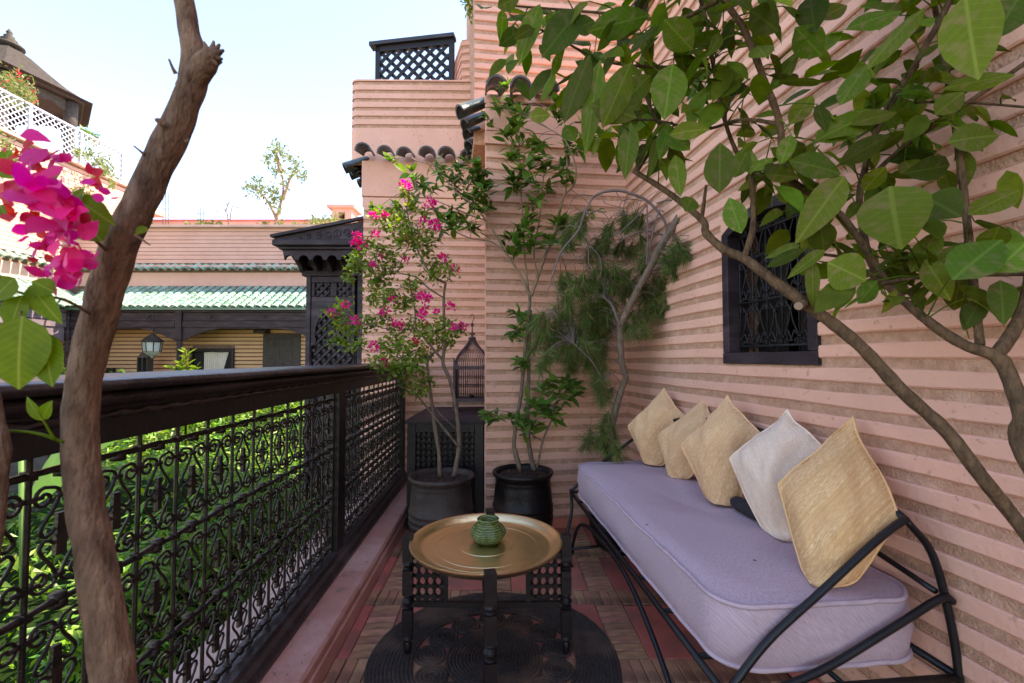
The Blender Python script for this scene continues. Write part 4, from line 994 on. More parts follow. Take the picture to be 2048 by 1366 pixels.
# ------------------------------------------------------------------ carved wooden porch beyond the railing
YP = 5.25
po = root('carved_wooden_porch', P(665, 742, YP), 'tall purple-brown wooden porch with bracketed canopy and latticed arch beside the pink wall', 'porch')
def PX(u, v, o=0, Y=YP): q = P(u, v, Y); q.y += o; return q
def pbox(name, u0, v0, u1, v1, dep, m, o=0, Y=YP, par=None, bev=.006):
    a, c = P(u0, v1, Y), P(u1, v0, Y); b = MB(); b.box(((a.x + c.x) / 2, Y + o + dep / 2, (a.z + c.z) / 2), (c.x - a.x, dep, c.z - a.z)); ob = b.build(name, m, par)
    return bevel(ob, bev) if bev else ob
pbox('side_panel', 606, 540, 735, 1060, .9, M['purplewood'], .10, par=po, bev=0)
pbox('post', 604, 548, 622, 1060, .09, M['purplewood'], 0, par=po); pbox('post', 709, 548, 730, 1060, .09, M['purplewood'], 0, par=po)
pbox('lintel', 604, 541, 730, 552, .11, M['purplewood'], -.01, par=po)
pbox('rail', 622, 552.5, 709, 565, .07, M['purplewood'], .01, par=po); pbox('rail', 622, 593, 709, 604, .07, M['purplewood'], .01, par=po)
pbox('stile', 660, 565.5, 673, 592.5, .07, M['purplewood'], .01, par=po); pbox('stile', 622, 565.5, 629, 592.5, .07, M['purplewood'], .01, par=po); pbox('stile', 703, 565.5, 709, 592.5, .07, M['purplewood'], .01, par=po)
pbox('backing', 622, 560, 709, 1000, .02, M['darkwood'], .085, par=po, bev=0)
def mash(u0, v0, u1, v1, stepx, par, Y=YP, o=.045):
    a, c = P(u0, v1, Y + o), P(u1, v0, Y + o); L, Hh = c.x - a.x, c.z - a.z
    lattice(par, a, Vector((1, 0, 0)), UP, L, Hh, stepx, .026, .02, M['purplewood'], 'lattice_bar')
    # knobs at the crossings
    b = MB(); k = stepx / 2; n = int(L / k) + 1; mm = int(Hh / k) + 1
    for i in range(n):
        for j in range(mm):
            if (i + j) % 2 == 0: b.box((a.x + i * k, a.y - .012, a.z + j * k), (.036, .022, .036), ax=(Vector((.707, 0, .707)), Vector((0, 1, 0)), Vector((-.707, 0, .707))))
    q = b.build('lattice_knobs', M['purplewood'], par); tag(q, kind='stuff')
mash(630, 567, 660, 592, .088, po); mash(674, 567, 703, 592, .088, po)
mash(628, 612, 706, 800, .115, po)
# arched board above the big lattice
a0, a1 = P(622, 604, YP), P(709, 604, YP); zb_ = P(640, 760, YP).z; cxp = (a0.x + a1.x) / 2; hw = (a1.x - a0.x) / 2; ztop = a0.z
spring = P(665, 672, YP).z; apex = P(665, 618, YP).z; rr_ = hw * .83
for sg in (-1, 1):
    arcp = []
    for i in range(11):
        t = i / 10 * PI / 2; arcp.append((cxp + sg * rr_ * math.cos(t), spring + (apex - spring) * math.sin(t)))
    low = [(cxp + sg * rr_ * .93, spring - .04), (cxp + sg * rr_ * .98, spring - .09), (cxp + sg * hw * .98, spring - .12), (cxp + sg * hw * .95, zb_ - 1)]
    poly = [(cxp, ztop), (cxp + sg * hw, ztop), (cxp + sg * hw, zb_ - 1)] + low[::-1] + arcp + [(cxp, apex)]
    b = MB(); b.prism(poly, (0, YP + .012, 0), Vector((1, 0, 0)), UP, Vector((0, .035, 0))); b.build('arched_board', M['purplewood'], po)
# canopy: brackets, scalloped board, moulded eave, carved gable
eL, eR = P(543, 484, YP - .42).x, P(731, 484, YP - .40).x
def can(name, z0, z1, x0, x1, y0, y1, m): b = MB(); b.box(((x0 + x1) / 2, (y0 + y1) / 2, (z0 + z1) / 2), (x1 - x0, y1 - y0, z1 - z0)); return bevel(b.build(name, m, po), .012, 2)
zA = P(600, 491, YP - .4).z; zB = P(600, 479, YP - .4).z
can('eave_moulding', zA, zB, eL, eR + .02, YP - .42, YP + 1.0, M['purplewood'])
can('eave_moulding', zA - .035, zA - .003, eL + .05, eR, YP - .38, YP + 1.0, M['purplewood'])
zS = zA - .036; pts = [(eL + .08, zS), (eR, zS)]; x = eR; n = 6; w = (eR - eL - .08) / n; poly = [(eR, zS)]
zlow = zS - .105
for i in range(n):
    x1, x0 = eR - i * w, eR - (i + 1) * w
    for k in range(9): t = k / 8 * PI; poly.append(((x0 + x1) / 2 + math.cos(t) * w * .36, zlow + math.sin(t) * w * .34))
poly.append((eL + .08, zS))
b = MB(); b.prism(poly, (0, YP - .34, 0), Vector((1, 0, 0)), UP, Vector((0, .04, 0))); b.build('scalloped_board', M['purplewood'], po)
xl = P(606, 540, YP).x; xr = P(727, 540, YP).x; zbk = P(620, 541, YP).z
for i in range(5):
    x = xl + .03 + i * (xr - xl - .05) / 4; prof = [(0, zS), (-.30, zS), (-.30, zS - .06), (-.24, zS - .09), (-.16, zS - .13), (-.09, zS - .20), (-.06, zbk + .03), (-.06, zbk), (0, zbk)]
    b = MB(); b.prism(prof, (x - .02, YP, 0), Vector((0, 1, 0)), UP, Vector((.045, 0, 0))); b.build('bracket', M['purplewood'], po)
prof = [(xl, zS), (eL + .10, zS), (eL + .12, zS - .07), (eL + .20, zS - .10), (eL + .22, zS - .14), (eL + .32, zS - .17), (xl - .02, zbk + .04), (xl, zbk)]
b = MB(); b.prism(prof, (0, YP + .02, 0), Vector((1, 0, 0)), UP, Vector((0, .06, 0))); b.build('bracket', M['purplewood'], po)
pbox('frieze', 606, 502, 730, 541, .06, M['purplewood'], .02, par=po, bev=0)
g0 = P(546, 480, YP - .40); g1 = P(728, 480, YP - .40); g2 = P(718, 441, YP - .38); g3 = P(712, 443, YP - .38)
b = MB(); b.add([(g0.x, YP - .38, zB), (g1.x, YP - .38, zB), (g1.x, YP - .38, g2.z), (g0.x, YP - .38, zB + .03), (g0.x + .1, YP + 1, zB), (g1.x, YP + 1, zB), (g1.x, YP + 1, g2.z + .05), (g0.x + .1, YP + 1, zB + .03)],
              [(0, 1, 2, 3), (5, 4, 7, 6), (3, 2, 6, 7), (1, 5, 6, 2), (0, 3, 7, 4), (0, 4, 5, 1)]); b.build('gable', M['purplewood'], po)
b = MB(); b.beam((g0.x - .02, YP - .40, zB + .035), (g1.x, YP - .40, g2.z + .02), .05, .03); b.build('gable_edge', M['purplewood'], po)
for i in range(7):       # carved scrollwork in the gable
    t = .28 + i * .105; x = g0.x + (g1.x - g0.x) * t; hgt = (g2.z - zB) * t; b = MB()
    b.tube(arc_spiral((0, 0), min(.05, hgt * .36), i, 1.4, 1 if i % 2 else -1, 20), .007, 5); q = b.mesh('carved_scroll', M['purplewood'], True)
    inst('carved_scroll', q, Matrix.Translation((x, YP - .382, zB + hgt * .46)), po)

# ------------------------------------------------------------------ gallery building across the court
YG = 11.4
gl = root('gallery_building', P(370, 742, YG), 'pink riad building with green tiled gallery roof and dark wooden arcade across the court', 'building')
def zat(v, Y): return P(500, v, Y).z
def xat(u, Y): return P(u, 700, Y).x
XL0, XR0 = -13.6, -2.5
YW = 12.3
b = MB(); b.box(((XL0 + XR0) / 2, YW + .6, (zat(455, YW) + -3.4) / 2), (XR0 - XL0, 1.2, zat(455, YW) + 3.4)); b.build('wall', M['joint_far'], gl)
zz = zat(528, YW) + .02; ztop_ = zat(458, YW)
k = 0
while zz < ztop_:
    h_ = .094 + .012 * math.sin(k * 2.1); b = MB(); b.box(((XL0 + XR0) / 2, YW - .012, zz + h_ / 2), (XR0 - XL0 - .01, .03, h_)); b.build('course', M['plaster_far'], gl); zz += h_ + .013; k += 1
b = MB(); b.box(((XL0 + XR0) / 2, YW + .5, zz + .03), (XR0 - XL0, 1.3, .06)); b.build('coping', M['coping'], gl)
b = MB(); b.box(((XL0 + XR0) / 2, YW - .02, (zat(573, YW) + zat(546, YW)) / 2), (XR0 - XL0, .06, zat(546, YW) - zat(573, YW))); b.build('band', M['plaster_far'], gl)
GT = [barrel_mesh('green_tile', M['tile_green'], L=.30, r0=.070, r1=.095, th=.016, n=6)]
def ledge_far(par, A, B, z, out, n):
    A = Vector((*A, z)); B = Vector((*B, z)); o = Vector((*out, 0)).normalized()
    for i in range(n): c = A.lerp(B, (i + .5) / n); inst('roof_tile', GT[0], m44(mat34(c + Vector((0, 0, random.uniform(-.01, .01))), o + Vector((0, 0, -.75)), UP, random.uniform(.97, 1.04))), par)
x0g, x1g = xat(120, YW), xat(700, YW)
ledge_far(gl, (x0g, YW), (x1g, YW), zat(531, YW), (0, -1), 37)
b = MB(); b.box(((XL0 + XR0) / 2, YW - .08, zat(533, YW) - .02), (XR0 - XL0, .2, .05)); b.build('ledge_bed', M['plaster_far'], gl)
# lean-to roof
zr0, zr1 = zat(577, YW - .05), zat(615, YG - .2); nr = 8; ncol = 37
xg0 = -11.3; stx = .2058
def roof_run(par, org, ax, out, ncol, nr, st, zt_, zb2, run, pans=True):
    slope = (Vector((*out, 0)).normalized() * run + Vector((0, 0, zb2 - zt_))); sd = slope.normalized(); stl = slope.length / nr
    for c in range(ncol):
        for r in range(nr):
            p = Vector((*org, zt_)) + Vector((*ax, 0)) * st * (c + .5) + slope * (r / nr) + Vector((0, 0, .03 - .0 * r)) + Vector((0, 0, random.uniform(-.006, .006)))
            inst('roof_tile', GT[0], m44(mat34(p, (sd + Vector((0, 0, -.03))), UP, (stl + .05) / .30 * random.uniform(.98, 1.02), .98)), par)
roof_run(gl, (xg0, YW - .06), (1, 0), (0, -1), ncol, nr, stx, zr0, zr1, YW - .06 - (YG - .22), )
b = MB(); b.add([(xg0 - .3, YW - .06, zr0 - .015), (XR0, YW - .06, zr0 - .015), (XR0, YG - .16, zr1 + .0), (xg0, YG - .16, zr1 + .0), (xg0 - .3, YW - .06, zr0 - .07), (XR0, YW - .06, zr0 - .07), (XR0, YG - .16, zr1 - .05), (xg0, YG - .16, zr1 - .05)], [(0, 1, 2, 3)[::-1], (4, 5, 6, 7), (3, 2, 6, 7)[::-1], (0, 4, 7, 3), (1, 2, 6, 5)]); b.build('roof_bed', M['tile_green'], gl)
# beam, arches, columns
zb0, zb1 = zat(655, YG), zat(618, YG)
colx = [xat(135, YG), xat(359, YG), xat(640, YG)]
for i in range(2):
    xa, xb = colx[i] + .10, colx[i + 1] - .10
    for k, (z0_, z1_) in enumerate(((zb1 - .09, zb1), (zb1 - .30, zb1 - .10), (zb0, zb1 - .31))):
        b = MB(); b.box(((xa + xb) / 2, YG + (.02 if k == 1 else 0), (z0_ + z1_) / 2), (xb - xa, .12, z1_ - z0_ - .006)); b.build('beam_board', M['purplewood'], gl)
    for f in ((.35, .75) if i == 0 else (.22, .62)):
        x = xa + (xb - xa) * f
        for sg in (-1, 1): b = MB(); b.beam((x - .07, YG - .045, zb1 - .2 - sg * .07), (x + .07, YG - .045, zb1 - .2 + sg * .07), .02, .02, up=Vector((0, 1, 0))); b.build('carved_cross', M['purplewood'], gl)
    poly = []; wv = xb - xa; nS = 60
    def archz(t): 
        e = min(t, 1 - t) * wv; return zb0 - .30 * (1 - min(1, e / .95)) ** 1.6 * (1 if e > .0 else 1) - .02
    for k in range(nS + 1): t = k / nS; poly.append((xa + wv * t, archz(t) - (.018 if k % 2 else 0)))
    poly = [(xa, zb0 - .002)] + poly + [(xb, zb0 - .002)]
    b = MB(); b.prism(poly[::-1], (0, YG - .03, 0), Vector((1, 0, 0)), UP, Vector((0, .06, 0))); b.build('arch_board', M['purplewood'], gl)
for x in colx:
    zc = zat(680, YG); b = MB(); b.box((x, YG, (zb1 + zc) / 2), (.16, .18, zb1 - zc)); bevel(b.build('column_head', M['purplewood'], gl), .02)
    z0_ = -1.2; hh = zc - z0_; prof = [(.06, 0), (.09, .02), (.09, .1), (.05, .13), (.075, .35)] + [(.07, hh * .5), (.055, hh - .28), (.085, hh - .25), (.06, hh - .22), (.055, hh - .12), (.08, hh - .09), (.05, hh - .06), (.07, hh)]
    b = MB(); b.lathe(prof, 16, (x, YG, z0_)); b.build('column', M['purplewood'], gl, True)
# inner wall, window, door
YI = 13.2; zf = -1.2
b = MB(); b.box(((XL0 + XR0) / 2, YW + .0, 2.58), (XR0 - XL0, 1.9, .05)); b.build('gallery_ceiling', M['plaster_ochre'], gl)
# the lower storey of the wall is set back: an inner wall of ochre courses in front of the dark core
YI = YW - .03
zz = zf
wu = (384, 471); wv_ = (697, 760); du = (527, 603); dv = (668, 800)
wx0, wx1, wz0, wz1 = xat(wu[0], YI), xat(wu[1], YI), zat(wv_[1], YI), zat(wv_[0], YI)
dx0, dx1, dz1 = xat(du[0], YI), xat(du[1], YI), zat(dv[0], YI)
while zz < zat(650, YI):
    runs = [(XL0, XR0)]
    if zz + .1 > wz0 and zz < wz1 + .03: runs = [(XL0, wx0), (wx1, XR0)]
    if zz < dz1: runs = [q for r in runs for q in (((r[0], min(r[1], dx0)), (max(r[0], dx1), r[1])) if r[1] > dx0 and r[0] < dx1 else (r,)) if q[1] - q[0] > .02]
    for a, c in runs: b = MB(); b.box(((a + c) / 2, YI, zz + .036), (c - a, .05, .073)); b.build('course', M['plaster_ochre'], gl)
    zz += .105
wd = root('curtained_window', ((wx0 + wx1) / 2, YI, wz0), 'dark framed gallery window with parted cream curtains under the arcade', 'window')
b = MB(); b.box(((wx0 + wx1) / 2, YI + .0, (wz0 + wz1) / 2), (wx1 - wx0 - .1, .012, wz1 - wz0)); b.build('pane', M['black'], wd)
for (x0_, x1_, z0_, z1_) in ((wx0, wx0 + .07, wz0, wz1), (wx1 - .07, wx1, wz0, wz1), (wx0 + .071, wx1 - .071, wz1 - .09, wz1)):
    b = MB(); b.box(((x0_ + x1_) / 2, YI - .05, (z0_ + z1_) / 2), (x1_ - x0_, .1, z1_ - z0_)); bevel(b.build('frame', M['darkwood'], wd), .01)
def drape(xa, xb, xc, xd, n=14):
    b = MB(); vs = []
    for (x0_, x1_, z) in ((xa, xb, wz1 - .1), (xa * .8 + xc * .2, xb * .7 + xd * .3, (wz0 + wz1) / 2 + .1), (xc, xd, wz0)):
        for i in range(n + 1): vs.append((x0_ + (x1_ - x0_) * i / n, YI - .022 + (.012 if i % 2 else 0), z))
    fs = [(r * (n + 1) + i, r * (n + 1) + i + 1, (r + 1) * (n + 1) + i + 1, (r + 1) * (n + 1) + i) for r in range(2) for i in range(n)]
    b.add(vs, fs); b.build('curtain', M['curtain'], wd)
ww = wx1 - wx0; drape(wx0 + ww * .30, wx0 + ww * .62, wx0 + ww * .30, wx0 + ww * .60); drape(wx0 + ww * .62, wx0 + ww * .86, wx0 + ww * .58, wx0 + ww * .68, 8)
dr = root('panelled_door', ((dx0 + dx1) / 2, YI, zf), 'grey-brown panelled wooden door at the right end of the far gallery', 'door')
b = MB(); b.box(((dx0 + dx1) / 2, YI + .0, (dz1 + zf) / 2), (dx1 - dx0, .06, dz1 - zf)); b.build('door_leaf', M['door'], dr)
zrow = dz1 - .1; r = 0
while zrow > zf + .3:
    n = 3 if r % 2 == 0 else 2; hh = .26 if r % 2 == 0 else .30; ww = (dx1 - dx0 - .32) / n
    for i in range(n):
        xx = dx0 + .12 + ww * (i + .5); b = MB(); b.box((xx, YI - .035, zrow - hh / 2), (ww - .05, .03, hh - .05)); bevel(b.build('door_panel', M['door'], dr), .012)
        b = MB(); b.box((xx, YI - .052, zrow - hh / 2), (ww * .5, .02, (hh - .05) * .5)); bevel(b.build('door_panel', M['door'], dr), .01)
    zrow -= hh + .02; r += 1
pbox('door_head', 519, 655, 542, 667, .3, M['darkwood'], -.3, Y=YI, par=dr)
b = MB(); b.box((xat(219, YI - .1), YI - .1, zat(745, YI - .1)), (.28, .12, .24)); bx = bevel(b.build('dark_wall_box', M['darkwood'], None), .01); tag(bx, 'small dark box on the ochre gallery wall just right of the foreground trunk', 'box')
# lanterns
def lantern(name, u, vtop, vbot, Y, label, hang):
    a, c = P(u, vtop, Y), P(u, vbot, Y); hh = a.z - c.z; R = hh * .36; o = root(name, c, label, 'lantern', 'lanterns in the far gallery'); n = 8
    b = MB(); b.lathe([(.01, hh * 1.0), (.03, hh * .95), (R * .5, hh * .84), (R * .62, hh * .80), (R * 1.05, hh * .66), (R * 1.05, hh * .63), (R * .9, hh * .62)][::-1], n, tuple(c)); b.build('lantern_roof', M['thatch'], o)
    for i in range(n):
        a0, a1 = 2 * PI * i / n, 2 * PI * (i + 1) / n; r0, r1 = R * .86, R * .9
        b = MB(); p = [(c.x + r * math.cos(t), c.y + r * math.sin(t), c.z + z) for (r, t, z) in ((r0 * .92, a0, hh * .26), (r0 * .92, a1, hh * .26), (r1, a1, hh * .61), (r1, a0, hh * .61))]; b.add(p, [(0, 1, 2, 3)]); b.build('pane', M['glass_lantern'], o)
        b = MB(); b.tube([p[0], p[3]], .012, 4); b.tube([p[0], (c.x, c.y, c.z + .02)], .01, 4); b.build('lantern_frame', M['blackiron'], o)
    b = MB(); b.lathe([(.01, 0), (.035, .03), (R * .45, hh * .12), (R * .8, hh * .25)], n, tuple(c)); b.build('lantern_base', M['glass_lantern'], o)
    if hang: b = MB(); b.tube([(c.x, c.y, c.z + hh), (c.x, c.y, 2.45)], .01, 5); b.build('chain', M['blackiron'], o)
lantern('hanging_lantern', 304, 665, 716, YG - .05, 'grey glass lantern hanging under the arcade of the far gallery', True)
lo = root('standing_lantern', P(290, 745, YG + .3), 'tall narrow glass lantern with pointed top standing below the hanging one', 'lantern', 'lanterns in the far gallery')
for sx in (-1, 0, 1): b = MB(); x = P(290, 745, YG + .3).x + sx * .12; b.box((x, YG + .3, .88), (.025, .2, 1.0 if sx else 1.0)); b.build('lantern_frame', M['door'], lo)
b = MB(); x = P(290, 745, YG + .3).x; b.box((x, YG + .34, .86), (.22, .02, .96)); b.build('pane', M['glass_lantern'], lo)
b = MB(); b.add([(x - .14, YG + .2, 1.38), (x + .14, YG + .2, 1.38), (x + .14, YG + .45, 1.38), (x - .14, YG + .45, 1.38), (x, YG + .3, 1.62)], [(0, 1, 4), (1, 2, 4), (2, 3, 4), (3, 0, 4), (3, 2, 1, 0)]); b.build('lantern_roof', M['door'], lo)

# ------------------------------------------------------------------ left wing
XWg = -11.15; XU = -12.05
wg = root('left_wing', (XU, 8, -3.4), 'sunlit white-pink wing on the left with green roof and pale arcade beam', 'building')
zwt = P(0, 272, 10.7).z
b = MB(); b.box((XU - 1, 8.6, (zwt - 3.4) / 2), (2, 10.8, zwt + 3.4)); b.build('wall', M['joint_far'], wg)
zz = zat(528, YW) + .02; k = 0
while zz < zwt - .1:
    h_ = .094 + .012 * math.sin(k * 1.7); b = MB(); b.box((XU + .012, 8.62, zz + h_ / 2), (.03, 10.78, h_)); b.build('course', M['plaster_far'], wg); zz += h_ + .013; k += 1
b = MB(); b.box((XU - .9, 8.6, zwt + .04), (2.1, 11, .08)); b.build('coping', M['coping'], wg)
b = MB(); b.box((XU + .01, 8.6, (zat(573, YW) + zat(546, YW)) / 2), (.05, 10.8, zat(546, YW) - zat(573, YW))); b.build('band', M['plaster_far'], wg)
ledge_far(wg, (XU, YW - .2), (XU, YW - 4.7), zat(531, YW), (1, 0), 22)
roof_run(wg, (XU + .05, YW - .3), (0, -1), (1, 0), 16, 8, stx, zr0, zr1, XWg + .2 - XU, )
b = MB(); b.add([(XU, 3.2, zr0 - .02), (XU, YW, zr0 - .02), (XWg + .14, YW - .9, zr1), (XWg + .14, 3.2, zr1)], [(0, 1, 2, 3)[::-1]]); b.build('roof_bed', M['tile_green'], wg)
for k, (z0_, z1_) in enumerate(((zb1 - .09, zb1), (zb1 - .30, zb1 - .10), (zb0, zb1 - .31))):
    b = MB(); b.box((XWg, (3.2 + YG - .1) / 2, (z0_ + z1_) / 2), (.12 - (.03 if k == 1 else 0), YG - .1 - 3.2, z1_ - z0_ - .006)); b.build('beam_board', M['palewood'], wg)
poly = []; ya, yb = YG - .12, YG - 3.6; wv = ya - yb
for k in range(61): t = k / 60; e = min(t, 1 - t) * wv; poly.append((ya - wv * t, zb0 - .34 * (1 - min(1, e / .95)) ** 1.6 - .02 - (.018 if k % 2 else 0)))
poly = [(ya, zb0 - .002)] + poly + [(yb, zb0 - .002)]
b = MB(); b.prism(poly, (XWg - .03, 0, 0), Vector((0, 1, 0)), UP, Vector((.06, 0, 0))); b.build('arch_board', M['palewood'], wg)
zz = zf; 
b = MB(); b.box((XU - .0, 8.0, .65), (.02, 9.5, 3.8)); b.build('inner_wall', M['joint_far'], wg)
while zz < 2.4: b = MB(); b.box((XU + .03, 8.0, zz + .036), (.04, 9.5, .073)); b.build('course', M['plaster_ochre'], wg); zz += .105
for v_ in (YG - 3.7,): b = MB(); b.lathe([(.06, 0), (.08, .2), (.06, 2.8), (.09, 3.2), (.09, 3.4)], 12, (XWg, v_, -1.2)); b.build('column', M['palewood'], wg, True)
# white trellis fence on the wing
fn = root('white_trellis_fence', (XU, 9, zwt), 'white diamond trellis fence running along the top of the left wing', 'fence')
zf0, zf1 = zwt + .08, zwt + 1.02; fy0, fy1 = 8.4, 13.85
b = MB(); Lf = fy1 - fy0; Hf = zf1 - zf0; k = 0; st = .155
for sg in (1, -1):
    k = -Hf if sg > 0 else 0
    while k < (Lf if sg > 0 else Lf + Hf):
        t0, t1 = (max(0, -k), min(Hf, Lf - k)) if sg > 0 else (max(0, k - Lf), min(Hf, k))
        if t1 - t0 > .03: b.beam((XU + .02 * sg * .5, fy0 + k + sg * t0, zf0 + t0), (XU + .02 * sg * .5, fy0 + k + sg * t1, zf0 + t1), .010, .026, up=Vector((0, -1, 1)) if sg > 0 else Vector((0, 1, 1)))
        k += st
q = b.build('trellis_slats', M['white'], fn); tag(q, kind='stuff')
for y in (fy0, 9.75, 11.15, 12.5, fy1): b = MB(); b.box((XU, y, (zf0 + zf1) / 2), (.07, .07, Hf + .06)); b.build('fence_post', M['white'], fn)
for z in (zf0, zf1): b = MB(); b.box((XU, (fy0 + fy1) / 2, z), (.05, Lf, .05)); b.build('fence_rail', M['white'], fn)
# pavilion
pv = root('roof_pavilion', (-15, 13.5, zwt), 'hexagonal carved wooden rooftop pavilion with shingled conical roof and ringed finial', 'pavilion')
pc_ = Vector((-15.25, 13.45, 0)); Rp = 2.02; zE = 9.52; zAp = 10.75; ph = -.62 + .9
hexa = [(pc_.x + Rp * math.cos(2 * PI * i / 6 + ph), pc_.y + Rp * math.sin(2 * PI * i / 6 + ph)) for i in range(6)]
b = MB(); prof = [(Rp * 1.06, zE - .14), (Rp * .92, zE - .03), (Rp * .72, zE + .22), (Rp * .48, zE + .62), (Rp * .27, zE + 1.0), (.26, zAp - .03), (.20, zAp + .06)]
b.lathe(prof, 6, (pc_.x, pc_.y, 0), ph=ph); b.build('shingled_roof', M['thatch'], pv)
b = MB(); b.lathe([(.18, zAp), (.36, zAp + .04), (.36, zAp + .09), (.20, zAp + .13), (.26, zAp + .17), (.15, zAp + .22), (.19, zAp + .26), (.10, zAp + .32), (.13, zAp + .36), (.05, zAp + .44), (.08, zAp + .48), (.02, zAp + .60)], 14, (pc_.x, pc_.y, 0)); b.build('finial', M['carved'], pv, True)
for i in range(6):
    a, c = Vector((*hexa[i], 0)), Vector((*hexa[(i + 1) % 6], 0)); ctr2 = Vector((pc_.x, pc_.y, 0)); a2 = a.lerp(ctr2, .06); c2 = c.lerp(ctr2, .06)
    b = MB(); b.beam(a2 + UP * (zE - .16), c2 + UP * (zE - .16), .05, .08); b.build('eave_beam', M['carved'], pv)
    a3 = a.lerp(ctr2, .22); c3 = c.lerp(ctr2, .22); L_ = (c3 - a3).length; dd = (c3 - a3).normalized()
    poly = [(0, zE - .18), (0, zE - .80), (.08, zE - .70)] + [(L_ * t, zE - .40 - .07 * abs(math.sin(t * 9.42)) - .18 * abs(2 * t - 1) ** 3) for t in [k / 20 for k in range(2, 19)]] + [(L_ - .08, zE - .70), (L_, zE - .80), (L_, zE - .18)]
    b = MB(); nn = dd.cross(UP); b.prism(poly, a3 - UP * 0, dd, UP, nn * .05); b.build('carved_valance', M['carved'], pv)
    b = MB(); b.lathe([(.16, zwt), (.16, zwt + .3), (.11, zwt + .35), (.13, zwt + 1.2), (.11, zE - 1.0), (.17, zE - .9), (.17, zE - .2)], 10, (a3.x, a3.y, 0)); b.build('column', M['carved'], pv, True)
b = MB(); b.lathe([(1.9, zE - .12), (1.9, zE - .16)], 6, (pc_.x, pc_.y, 0), ph=ph); b.build('soffit', M['carved'], pv)
b = MB(); b.box((-15.2, 13.4, zwt - .1), (5.2, 6, .2)); q = b.build('roof_terrace', M['coping'], None); tag(q, kind='structure')

# ------------------------------------------------------------------ far rooftop: parapet, chimney, rods, saplings
YF = 17.0
zt2 = zat(442, YF)
b = MB(); b.box((-8, YF + .2, zt2 - 2), (16, .4, 4)); q = b.build('far_parapet', M['plaster_far'], None); tag(q, 'low orange-pink parapet of the roof behind the far building', 'parapet wall')
b = MB(); b.box((-8, YF + .2, zt2 + .02), (16, .5, .06)); bb_ = b.build('parapet_coping', M['redtile'], q)
b = MB(); b.box((-7, 15, zat(455, YW) - .15), (14, 4.4, .1)); q = b.build('flat_roof', M['coping'], None); tag(q, kind='structure')
ch = root('roof_chimney', P(685, 445, 16), 'small square pink chimney turret with arched opening on the far roof', 'chimney')
c0_, c1_ = P(663, 450, 16), P(703, 417, 16); b = MB()
w_ = c1_.x - c0_.x; zc0, zc1 = c0_.z - .5, c1_.z
for (x0_, x1_, z0_, z1_) in ((c0_.x, c0_.x + w_ * .33, zc0, zc1), (c0_.x + w_ * .67, c1_.x, zc0, zc1), (c0_.x + w_ * .33, c0_.x + w_ * .67, zc1 - .13, zc1), (c0_.x + w_ * .33, c0_.x + w_ * .67, zc0, c0_.z + .12)):
    b.box(((x0_ + x1_) / 2, 16.35, (z0_ + z1_) / 2), (x1_ - x0_ - .001, .7, z1_ - z0_))
b.build('turret', M['plaster_far'], ch)
b = MB(); b.box(((c0_.x + c1_.x) / 2, 16.35, zc1 + .06), (w_ + .28, .95, .12)); bevel(b.build('cap', M['plaster_far'], ch), .02)
b = MB(); b.box(((c0_.x + c1_.x) / 2, 16.6, zc1 - .22), (w_ * .3, .1, .25)); b.build('flue', M['black'], ch)
for k, (u, v0, v1) in enumerate(((331, 380, 440), (401, 413, 440))):
    ro = root('reinforcing_rods', P(u, 445, 15), ('taller bundle of thin steel rods sticking up from the far roof', 'shorter bundle of thin steel rods sticking up from the far roof')[k], 'steel rods', 'steel rods on the far roof')
    for dx in (-5, 0, 6):
        b = MB(); b.tube([P(u + dx, 455, 15), P(u + dx + .5, v0 + abs(dx), 15)], .012, 4); b.build('rod', M['door'], ro)
    for vv in range(int(v0) + 14, 440, 12): b = MB(); b.tube([P(u - 6, vv, 15), P(u + 7, vv, 15)], .007, 4); b.build('tie', M['door'], ro)
LT = leaf_template(L=1, Wd=.42, fold=.1, curl=.1, k=2)
def leafcloud(name, centres, Y, size, n, m, par, jy=.5, down=0):
    ms = []
    for (u, v, r) in centres:
        for i in range(int(n * r)):
            p = P(u + random.gauss(0, r * .5), v + random.gauss(0, r * .5), Y + random.gauss(0, jy)); d = rv(); d.z -= down; ms.append(mat34(p, d, rv() + Vector((0, 0, .8)), size * random.uniform(.7, 1.3)))
    o = scatter(name, *LT, ms, m, par); return tag(o, kind='stuff')
def branchy(par, lists, Y, r, m, name='branch'):
    for pts in lists: b = MB(); q = spline([P(u, v, Y) for u, v in pts], 5); b.tube(q, lerpl([r, r * .35], len(q)), 6); b.build(name, m, par, True)
t1 = root('slender_roof_tree', P(550, 455, 15), 'slender young tree with airy green crown growing on the far roof', 'tree')
branchy(t1, [[(551, 458), (554, 435), (562, 405), (567, 375), (562, 340), (556, 310)], [(554, 440), (545, 420), (530, 395), (510, 375)], [(565, 400), (575, 375), (582, 355), (600, 340)], [(562, 345), (555, 320), (553, 295)]], 15, .055, M['bark_pale'])
leafcloud('leaves', [(555, 290, 12), (545, 300, 12), (562, 305, 14), (535, 320, 12), (550, 325, 13), (575, 315, 12), (590, 325, 14), (600, 340, 13), (585, 345, 12), (605, 355, 8), (565, 345, 11), (548, 345, 9), (515, 360, 11), (505, 375, 11), (520, 375, 13), (535, 385, 13), (550, 380, 12), (492, 378, 5), (515, 390, 9), (560, 395, 10), (548, 400, 10), (540, 410, 8), (570, 370, 8), (560, 420, 6)], 15, .13, 4.2, M['leaf_far'], t1)
t2 = root('sparse_roof_tree', P(460, 455, 15), 'nearly leafless pale sapling on the far roof left of the slender tree', 'tree')
branchy(t2, [[(458, 455), (455, 430), (450, 420), (436, 403), (426, 393)], [(451, 424), (457, 408), (463, 400)], [(460, 440), (463, 420), (468, 405)]], 15, .022, M['bark_pale'])
